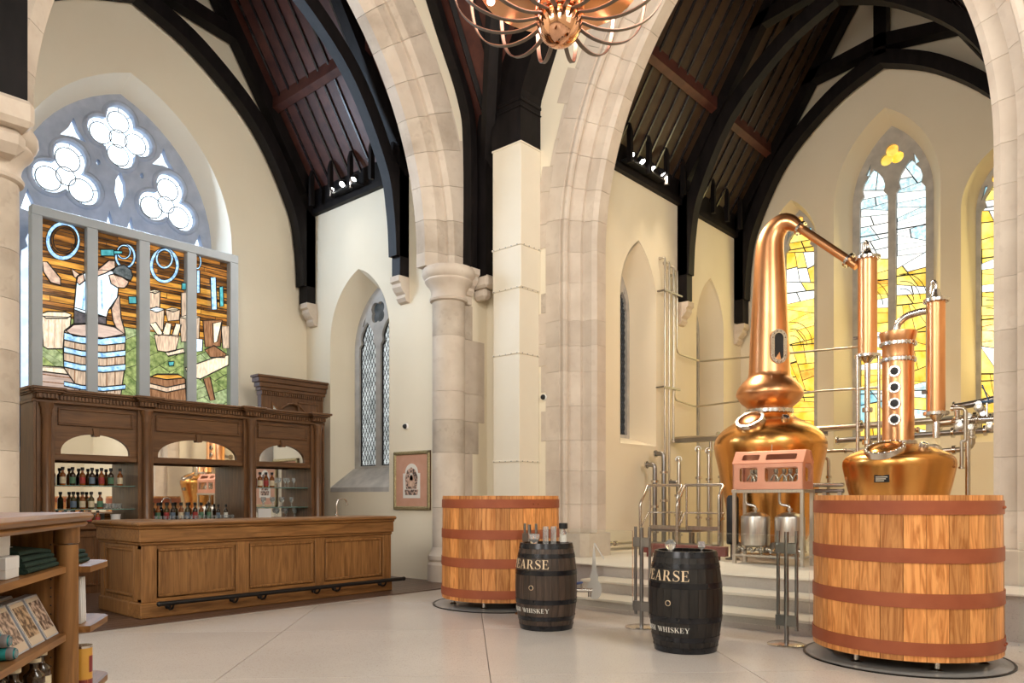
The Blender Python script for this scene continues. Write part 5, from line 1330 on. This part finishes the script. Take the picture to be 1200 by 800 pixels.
for y, lab in ((.235, 'left'), (-.235, 'right')):
    k = B().lathe([(.0001, .22), (.12, .225), (.185, .25), (.19, .27), (.19, .62), (.185, .64), (.12, .68), (.05, .70), (.0001, .70)], 32, (dx*.5, y, 0)).build('receiver_tank', 'steel_brushed', ss, 35)
    for q in range(3):
        a = q*2*PI/3; B().tube([(dx*.5+.13*math.cos(a), y+.13*math.sin(a), .24), (dx*.5+.13*math.cos(a), y+.13*math.sin(a), .13)], .014, 6).build('tank_leg', 'steel', k)
    B().tube(bend([(dx*.5, y, .69), (dx*.5, y, .78), (dx*.5-.02, y+.13, .80), (dx*.5-.02, y+.13, .96)], .05), .02, 8).build('feed_pipe', 'steel', ss, 50)
    B().lathe([(.035, .72), (.035, .75)], 12, (dx*.5, y, 0)).build('pipe_clamp', 'steel', ss, 40)
for i in range(7):
    y = -.38+.13*i
    B().tube(bend([(dx*.4, y, .14), (dx*.4, y, .20), (dx*.4, y+.07, .20), (dx*.2, y+.07, .17)], .03), .016, 8).build('drain_pipe', 'steel', ss, 50)
    B().lathe([(.03, -.012), (.03, .012)], 10, (dx*.3, y+.03, .2), 'y').build('pipe_clamp', 'steel', ss, 40)

# ================================================================== STAIRS AND RAILS BY THE STILL
sl = thing('still_platform', 'low steel platform with a step and bent tube handrails beside the pot still', 'platform', (10.4, 5.72, FZ))
B().box(0, .8, -.15, .62, .36, .40, .004).build('deck', 'steel_dark', sl)
B().box(-.28, 0, -.6, .55, .17, .20, .004).build('step', 'steel_dark', sl)
for y in (-.12, .6):
    for x in (.02, .78 if y > 0 else .1): B().box(x-.02, x+.02, y-.02, y+.02, 0, .36).build('support_leg', 'steel_dark', sl)
    B().box(-.26, -.22, y-.02, y+.02, 0, .17).build('support_leg', 'steel_dark', sl)
for y0, y1 in ((.62, .02), (-.02, -.66)):
    hr = B().tube(bend([(-.22, y0, 0), (-.22, y0, .80), (.02, y0, 1.08), (.02, y0-.0, 1.08), (.02, y1, 1.08), (-.14, y1, .92), (-.14, y1, 0)], .05), .023, 10).build('handrail', 'steel', sl, 50)
    B().tube([(-.22, y0, .40), (.02, y0, .66), (.02, y1, .66), (-.14, y1, .50)], .013, 8).build('mid_rail', 'steel', hr, 50)
    for p in ((.02, y0-.03), (.02, y1+.06)): B().tube([(p[0], p[1], .38), (p[0], p[1], 1.08)], .015, 8).build('baluster', 'steel', hr, 50)
    B().box(.0, .02, min(y0, y1)+.05, max(y0, y1)-.05, .40, .46).build('kick_plate', 'steel_brushed', sl)
rp = thing('timber_bearer', 'dark red timber bearer under the steel platform', 'bearer', (9.98, 5.55, FZ))
mat('oxblood', (.14, .035, .03), (.2, .06, .05), scale=6, rough=.5)
B().box(-.05, .05, -.75, .6, .06, .20, .006).build('beam', 'oxblood', rp)
for y in (-.6, -.2, .2, .5): B().box(-.04, .04, y-.03, y+.03, 0, .06).build('foot', 'oxblood', rp)
hp = thing('hose_pipe_manifold', 'low steel pipe manifold lying on the chancel floor by the wall', 'pipes', (10.2, 6.5, FZ))
for k, z in enumerate((.16, .08)):
    B().tube(bend([(-.35, .35-.08*k, 0), (-.35, .35-.08*k, z), (.25, .20-.08*k, z), (.6, .2-.08*k, z)], .06), .022, 8).build('pipe', 'steel_pipe', hp, 50)
for q in (.1, .3, .5): B().lathe([(.04, -.03), (.04, .03)], 10, (-.35+.6*q, .35-.15*q, .16), 'x').build('coupling', 'steel', hp, 40)
ps = thing('black_post', 'thick black padded post standing beside the pot still', 'post', (10.28, 4.86, FZ))
B().lathe([(.10, 0), (.10, .02), (.03, .04), (.03, .22)], 18).build('foot', 'steel_dark', ps, 40)
B().lathe([(.075, .22), (.085, .24), (.085, .88), (.06, .92), (.0001, .93)], 20).build('padding', 'black', ps, 40)

# ================================================================== PIPEWORK
def pipe(lab, pts, r, m='steel_pipe', name='steel_pipe', fl=None, br=.1, group=None):
    P0 = Vector(pts[0]); t = thing(name, lab, 'pipe', P0, 0, group)
    q = [Vector(p)-P0 for p in pts]
    B().tube(bend(q, br), r, 10).build('tube', m, t, 50)
    d0 = (q[1]-q[0]).normalized()
    for c, d in ((q[0], d0), (q[-1], (q[-1]-q[-2]).normalized())):
        M = d.to_track_quat('Z', 'Y').to_matrix().to_4x4()
        B().lathe([(r*.9, -.012), (r*1.6, -.012), (r*1.6, .012), (r*.9, .012)], 14, c, M=M).build('coupling', 'steel', t, 40)
    for f in fl or ():
        i = min(int(f), len(q)-2); u = f-i; c = q[i]*(1-u)+q[i+1]*u; d = (q[i+1]-q[i]).normalized(); M = d.to_track_quat('Z', 'Y').to_matrix().to_4x4()
        B().lathe([(r*.9, -.02), (r*1.7, -.02), (r*1.7, .02), (r*.9, .02)], 14, c, M=M).build('coupling', 'steel', t, 40)
    return t
for k, (lab, zb) in enumerate((('first of the vertical wall pipes counted from the chancel arch', .5), ('second vertical wall pipe counted from the chancel arch', .5), ('third vertical wall pipe counted from the chancel arch', 2.35))):
    pipe(lab, [(11.95+.15*k, 7.035, 5.62-.05*k), (11.95+.15*k, 6.93, 5.62-.05*k), (11.95+.15*k, 6.93, zb)], .019, group='vertical pipes on the chancel wall', br=.08)
pipe('upper wall pipe turning off to the first condenser', [(12.42, 7.035, 5.50), (12.42, 6.95, 5.50), (12.42, 6.95, 3.98), (13.28, 6.93, 3.94), (11.34, 3.42, 3.48)], .017)
pipe('lower wall pipe turning off behind the onion bulb', [(12.33, 7.035, 5.40), (12.33, 6.95, 5.40), (12.33, 6.95, 3.12), (13.1, 6.93, 3.06), (11.9, 4.2, 2.98), (11.5, 3.25, 2.90)], .017)
br_ = thing('pipe_bracket', 'upper steel bracket clamping the vertical wall pipes', 'bracket', (12.18, 6.93, 5.02))
B().box(-.32, .32, -.05, -.021, -.015, .015, .003).build('bar', 'steel_dark', br_); B().box(-.31, -.27, -.021, .115, -.012, .012).build('stay', 'steel_dark', br_)
br_ = thing('pipe_bracket', 'lower steel bracket clamping the vertical wall pipes', 'bracket', (12.14, 6.93, 3.30))
B().box(-.32, .28, -.05, -.021, -.015, .015, .003).build('bar', 'steel_dark', br_); B().box(-.31, -.27, -.021, .115, -.012, .012).build('stay', 'steel_dark', br_)
ct = thing('cable_tray', 'narrow steel cable tray running out from the wall pipes', 'cable tray', (12.45, 6.9, 2.36))
B().box(-.10, .10, -2.6, .12, -.02, 0).build('tray', 'steel_dark', ct); B().box(-.10, -.09, -2.6, .12, 0, .05).build('tray_lip', 'steel_dark', ct); B().box(.09, .10, -2.6, .12, 0, .05).build('tray_lip', 'steel_dark', ct)
B().tube([(0, .1, .06), (0, -2.5, .06)], .035, 8).build('cable_bundle', 'steel_pipe', ct, 50)
for y in (-.6, -1.8): B().tube([(0, y, -.02), (0, y, -1.91)], .03, 8).build('tray_post', 'steel_pipe', ct, 50)
for k, (x, y, z) in enumerate(((12.1, 6.35, 2.2), (11.9, 6.05, 2.15), (11.75, 5.75, 2.2), (11.5, 6.4, 2.0))):
    pipe(['bent steel pipe nearest the wall behind the handrails', 'second bent steel pipe behind the handrails', 'bent steel pipe beside the pot still flank', 'short bent steel pipe in front of the wall pipes'][k], [(x+.2, y+.12, z), (x, y, z), (x, y, .47)], .035, fl=(1.3, 1.7), br=.18, group='bent pipes behind the handrails')
for k, (x, y, z) in enumerate(((11.3, 6.75, 1.9), (11.55, 6.72, 2.1), (11.75, 6.55, 1.6))):
    pipe(['dark upright pipe nearest the chancel wall lancet', 'tall dark upright pipe against the chancel wall', 'short dark upright pipe behind the handrails'][k], [(x, y+.16, z), (x, y, z), (x, y, .47)], .04, 'steel_dark', fl=(1.2, 1.5, 1.8), br=.1, group='dark upright pipes behind the handrails')
pipe('thick horizontal steel pipe passing behind both stills', [(12.75, 6.3, 2.44), (12.75, 1.42, 2.52)], .055, fl=(.3, .5, .8))
pipe('second horizontal steel pipe just below the thick one', [(12.4, 4.1, 2.24), (12.4, 1.42, 2.30)], .045, 'steel_dark', fl=(.4, .6, .75))
pipe('thin horizontal steel pipe lowest behind the stills', [(12.2, 4.55, .47), (12.2, 4.55, 2.06), (12.2, 2.6, 2.08), (12.2, 2.6, .47)], .03, fl=(.3, .6))
for k, (y, z) in enumerate(((4.1, 2.0), (3.7, 2.1), (3.45, 2.0))):
    pipe(['bent upright pipe nearest the pot still', 'middle bent upright pipe between the stills', 'bent upright pipe nearest the column still'][k], [(12.0, y+.15, z-.05), (12.0, y, z-.05), (12.0, y, .47)], .026, fl=(1.2,), group='upright pipes between the stills')
pipe('fat steel pipe leaving the valve cluster behind the arch jamb', [(11.2, 2.40, 2.32), (11.2, 1.38, 2.36)], .062, fl=(.4, .65))
pipe('dark lagged hose sagging above the fat pipe', [(11.05, 2.2, 2.50), (11.05, 1.95, 2.53), (11.05, 1.38, 2.64)], .045, 'steel_dark', fl=(1.4,))
pipe('square bent drain pipe under the valve cluster', [(11.02, 2.40, 1.94), (11.02, 2.00, 1.96), (11.02, 2.00, 2.22)], .036, fl=(.5,))
pipe('small looped sample pipe beside the column still', [(10.42, 2.0, 1.70), (10.42, 2.0, 2.02), (10.42, 1.96, 2.02), (10.42, 1.96, 2.42), (10.42, 2.10, 2.42)], .022)
pipe('upright pipe stub behind the column still shoulder', [(11.15, 3.05, .47), (11.15, 3.05, 2.2), (11.15, 2.85, 2.24), (11.15, 2.65, 2.24)], .028)
vc = thing('valve_cluster', 'cluster of steel valves and couplings at the foot of the second condenser', 'valves', (10.78, 1.98, 2.30))
for (x, y, z, ax_, r) in ((0, 0, 0, 'y', .06), (.05, -.14, .02, 'y', .05), (-.05, .10, -.08, 'x', .055), (0, -.02, -.14, 'z', .05), (.02, -.10, .14, 'x', .05), (0, .14, .10, 'z', .05), (.1, -.2, -.1, 'x', .045)):
    v = B().lathe([(r*.5, -.09), (r, -.085), (r, -.06), (r*.62, -.05), (r*.62, .05), (r, .06), (r, .085), (r*.5, .09)], 16, (x, y, z), ax_).build('valve_body', 'steel', vc, 35)
    B().lathe([(.035, -.012), (.035, .012)], 12, (x-.06, y, z+.05), 'x').build('hand_wheel', 'steel', v, 40)
B().tube([(0, .2, 0), (0, -.3, 0)], .03, 10).build('header_pipe', 'steel', vc, 50)
B().tube([(-.02, .02, 0), (-.02, .02, -1.85)], .03, 8).build('riser_pipe', 'steel', vc, 50)
mat('blue_paint', (.03, .12, .32), rough=.4)
lv = B().box(-.02, .02, -.26, -.12, .20, .225, .004).build('valve_lever', 'blue_paint', vc); B().tube([(0, -.2, .22), (.0, -.13, .42)], .008, 6).build('lever_arm', 'blue_paint', lv)
B().tube([(0, -.18, 0), (0, -.18, .21)], .012, 6).build('lever_stem', 'steel', vc)
gs = thing('still_gangway', 'steel gangway rail between the two stills behind the spirit safe', 'gangway', (10.5, 3.72, FZ))
B().tube([(0, .12, 1.06), (0, -.33, 1.06)], .03, 10).build('top_pipe', 'steel', gs, 50); B().tube([(0, .12, .98), (0, -.33, .98)], .03, 10).build('second_pipe', 'steel_dark', gs, 50)
for y in (.08, -.08, -.28): B().box(-.025, .025, y-.025, y+.025, 0, 1.0).build('gangway_post', 'steel_brushed', gs)
hc = thing('floor_cable', 'thin blue cable looping on the floor beside the large vat', 'cable', (8.05, .95, .006))
B().tube(spline([(.28, -.1, .30), (.2, -.15, .42), (.05, -.18, .36), (-.05, -.2, .12), (.05, -.1, .004), (.15, .1, .004)], 6), .008, 6).build('cable', 'blue_paint', hc, 50)
B().box(.24, .31, -.14, -.06, .0, .30, .004).build('socket_post', 'steel_dark', hc)

# ================================================================== SHOP DISPLAY UNIT
bk = thing('display_shelves', 'oak shop display unit with open shelves at the front edge', 'shelves', (1.18, 3.50, 0), math.radians(56.6))
B().box(-1.7, .03, .0, .44, .06, .10, .004).build('bottom_board', 'oak', bk); B().box(-1.68, .02, .03, .42, 0, .06).build('plinth', 'oak_dark', bk)
B().box(-.03, .02, .035, .44, .10, 1.22, .003).build('end_panel', 'oak', bk)
B().box(-1.7, -1.66, .035, .44, .10, 1.22, .003).build('end_panel', 'oak', bk)
B().box(-1.7, .02, .44, .46, .10, 1.22).build('back_panel', 'oak', bk)
pp = B().lathe([(.046, .10), (.046, 1.15)], 20, (-.005, .035, 0)).build('corner_post', 'oak', bk, 40)
B().lathe([(.046, 1.155), (.05, 1.16), (.05, 1.225)], 20, (-.005, .035, 0)).build('post_cap', 'oak', pp, 40)
B().box(-1.75, .07, -.03, .48, 1.225, 1.25, .01).build('top_moulding', 'oak_long', bk); B().box(-1.78, .09, -.05, .50, 1.25, 1.285, .014).build('top_board', 'oak_long', bk)
def round_shelf(x0, x1, y0, y1, z, r, parent=bk, m='oak_long'):
    P = [(x0, y1), (x0, y0)]+[(x1-r+r*math.sin(t), y0+r-r*math.cos(t)) for t in [PI/2*k/8 for k in range(9)]]+[(x1, y1)]
    B().prism(P, None, 0, .026, lambda u, v, w: (u, v, z-.026+w)).build('shelf', m, parent)
for z in (.22, .54, .785, 1.065): round_shelf(-1.66, -.03, .015, .44, z, .06)
b = B()
for k in range(28): b.lathe([(.0035, 0), (.0035, .002)], 6, (-.0315, .085, .18+.036*k), 'x')
tag(b.build('peg_holes', 'black', bk), kind='stuff')
for z in (.22, .53, .80, 1.055): round_shelf(.02, .42, -.05, .40, z, .12, bk)
def on_bk(x, y, z): return tuple(Matrix.Translation((1.18, 3.50, 0)) @ Matrix.Rotation(math.radians(56.6), 4, 'Z') @ Vector((x, y, z)))
RB = math.radians(56.6)
mat('box_white', (.74, .73, .73), (.78, .77, .77), scale=6, rough=.5); mat('print_grey', (.30, .29, .30), rough=.6); mat('wool_green', (.010, .028, .020), (.022, .05, .036), scale=60, rough=.95, bump=.4, bscale=160)
for k, (x, y, z, w, h, lab) in enumerate(((-.62, .05, 1.0665, .17, .076, 'lower white gift box on the top shelf of the display unit'), (-.63, .075, 1.144, .17, .074, 'upper white gift box stacked on another'))):
    t = thing('gift_box', lab, 'box', on_bk(x, y, z), RB)
    B().box(0, .12, 0, w, 0, h*.72, .002).build('base', 'box_white', t); B().box(-.0015, .1215, -.0015, w+.0015, h*.40, h, .003).build('lid', 'box_white', t)
    B().prism(ell(.07, h*.62, .008, .008, 12), None, -.0028, -.0018, lambda u, v, q: (q, u, v)).build('crest', 'print_grey', t)
    B().prism([(.045, h*.42), (.095, h*.42), (.095, h*.46), (.045, h*.46)], None, -.0028, -.0018, lambda u, v, q: (q, u, v)).build('print_line', 'print_grey', t)
def blanket(loc, L, Wd, n, lab):
    t = thing('folded_blanket', lab, 'blanket', loc, RB)
    for k in range(n):
        secs = []
        for j in range(9):
            u = j/8; x = .008*((k*37) % 5)/5+(L-.02)*u
            droop = 1-.22*u*u-.05*math.sin(3*u+k)
            def zt_(y): return (.020*k+.016*k*min(1, y/Wd*1.6)*.6)*droop
            y0 = .010*((k*53) % 4)/4+.012*k*.6; top = []; bot = []
            for q in range(7):
                y = y0+.011+(Wd-y0-.011)*q/6; z = zt_(y); bot.append((x, y, z)); top.append((x, y, z+.0195))
            zz = zt_(y0+.011)+.00975
            nose = [(x, y0+.011-.011*math.cos(a), zz+.00975*math.sin(a)) for a in (-.9, -.3, .3, .9)]
            secs.append(bot[::-1]+nose+top)
        B().sweep(secs).build('fold', 'wool_green', t, 60)
    B().box(.05, .09, .012*n*.6+.05, .012*n*.6+.07, .021*n+.012, .021*n+.014, .0005).build('label_tag', 'white', t)
blanket(on_bk(-.44, .04, 1.0665), .38, .36, 4, 'stack of folded dark green wool blankets beside white boxes')
blanket(on_bk(.06, .02, 1.0565), .26, .30, 3, 'folded dark green blanket on the end shelf behind the post')
mat('pack_silver', (.40, .42, .48), (.52, .54, .60), scale=6, rough=.35); mat('pack_cream', (.62, .50, .38), (.68, .57, .45), scale=6, rough=.5)
mat('pack_print', (.10, .055, .03), (.55, .38, .24), scale=42, rough=.4, lo=.4, hi=.6, detail=2); mat('pack_print2', (.12, .07, .05), (.62, .46, .36), scale=48, rough=.4, lo=.4, hi=.62, detail=2)
for k, (x, y, lab, pm) in enumerate(((-.20, .05, 'silver framed chocolate pack leaning nearest the oak post', 'pack_print2'), (-.37, .05, 'silver framed chocolate pack leaning second from the oak post', 'pack_print'), (-.54, .05, 'silver framed chocolate pack leaning behind the teal socks', 'pack_print2'),
                                     (-.23, .13, 'silver pack leaning at the back behind the nearest pack', 'pack_print2'), (-.40, .13, 'silver pack leaning at the back behind the second pack', 'pack_print'))):
    t = thing('chocolate_pack', lab, 'pack', on_bk(x, y, .7865), RB)
    lean = .5
    f = lambda u, v, q: (u, v*lean+q, v)
    B().prism([(0, 0), (.15, 0), (.15, .165), (0, .165)], None, 0, .04, f).build('carton', 'pack_silver', t)
    B().prism([(.008, .006), (.142, .006), (.142, .159), (.008, .159)], None, -.002, .0, f).build('sleeve', 'pack_cream', t)
    B().prism([(.018, .034), (.132, .034), (.132, .145), (.018, .145)], None, -.0035, -.002, f).build('window_print', pm, t)
mat('sock_teal', (.008, .11, .13), (.03, .34, .36), scale=30, rough=.9, lo=.4, hi=.6); mat('sock_grey', (.25, .24, .25), rough=.9)
for k, (x, y, z, lab) in enumerate(((-.62, .02, .7865, 'rolled teal patterned sock lying on the middle shelf'), (-.63, .035, .8325, 'rolled teal patterned sock stacked on top of another'))):
    t = thing('rolled_sock', lab, 'sock', on_bk(x, y, z), RB)
    B().lathe(sm([(.0001, -.06), (.016, -.062), (.022, -.045), (.023, 0), (.022, .045), (.018, .06), (.0001, .062)]), 18, (.03, .07, .0225), 'y').build('roll', 'sock_teal', t, 50)
    B().lathe(sm([(.0165, -.0625), (.0225, -.05), (.0232, -.035)]), 18, (.03, .07, .0225), 'y').build('cuff', 'sock_grey', t, 50)
for k, (x, y) in enumerate(((-.14, .09), (-.28, .07), (-.20, .19), (-.36, .17), (-.46, .08), (-.30, .29))):
    o = bottle(on_bk(x, y, .5415), 'dark bottle, %s of those on the lowest visible shelf' % ['nearest the oak post', 'second from the post at the front', 'second from the post at the back', 'third from the post at the back', 'third from the post at the front', 'rearmost'][k], 'dark', 'cream', 'bottles on the display unit', .205, .037, name='liqueur_bottle')
    B().lathe([(.0238, .175), (.0238, .19)], 12).build('neck_label', 'label_cream', o, 40)
    o.rotation_euler = (0, 0, .2)
mat('tin_yellow', (.58, .28, .04), (.66, .36, .07), scale=6, rough=.35); mat('tin_red', (.22, .03, .03), rough=.4)
t = thing('tin_canister', 'yellow and dark red tin canister on the end shelf', 'tin', on_bk(.10, .0, .5315), RB)
B().lathe([(.038, 0), (.038, .17)], 24).build('body', 'tin_yellow', t, 40); B().lathe([(.0386, .165), (.0386, .175), (.034, .176), (.0001, .172)], 24).build('rim', 'steel', t, 40)
B().lathe([(.0384, .0), (.0384, .03)], 20).build('lower_band', 'tin_red', t, 40); B().lathe([(.0384, .06), (.0384, .13)], 10, a0=-2.2, a1=-1.2).build('printed_badge', 'tin_red', t, 40)
bottle(on_bk(.16, .12, .5315), 'small dark bottle behind the yellow tin', 'dark', 'red', None, .21, .028, name='miniature_bottle')
for k in range(3):
    t = thing('slim_book', ['white slim book leaning nearest the post on the end shelf', 'white slim book between two others on the end shelf', 'outermost white slim book on the end shelf'][k], 'book', on_bk(.085+.028*k, .0, .8015), RB, 'books on the end shelf')
    f = lambda u, v, q: (.02*(v/.2)*-1+q, u, v)
    B().prism([(.002, .003), (.14, .003), (.14, .197), (.002, .197)], None, .002, .016, f).build('pages', 'white', t)
    B().prism([(0, 0), (.145, 0), (.145, .2), (0, .2)], None, 0, .002, f).build('cover', 'box_white', t); B().prism([(0, 0), (.145, 0), (.145, .2), (0, .2)], None, .016, .018, f).build('cover', 'box_white', t)
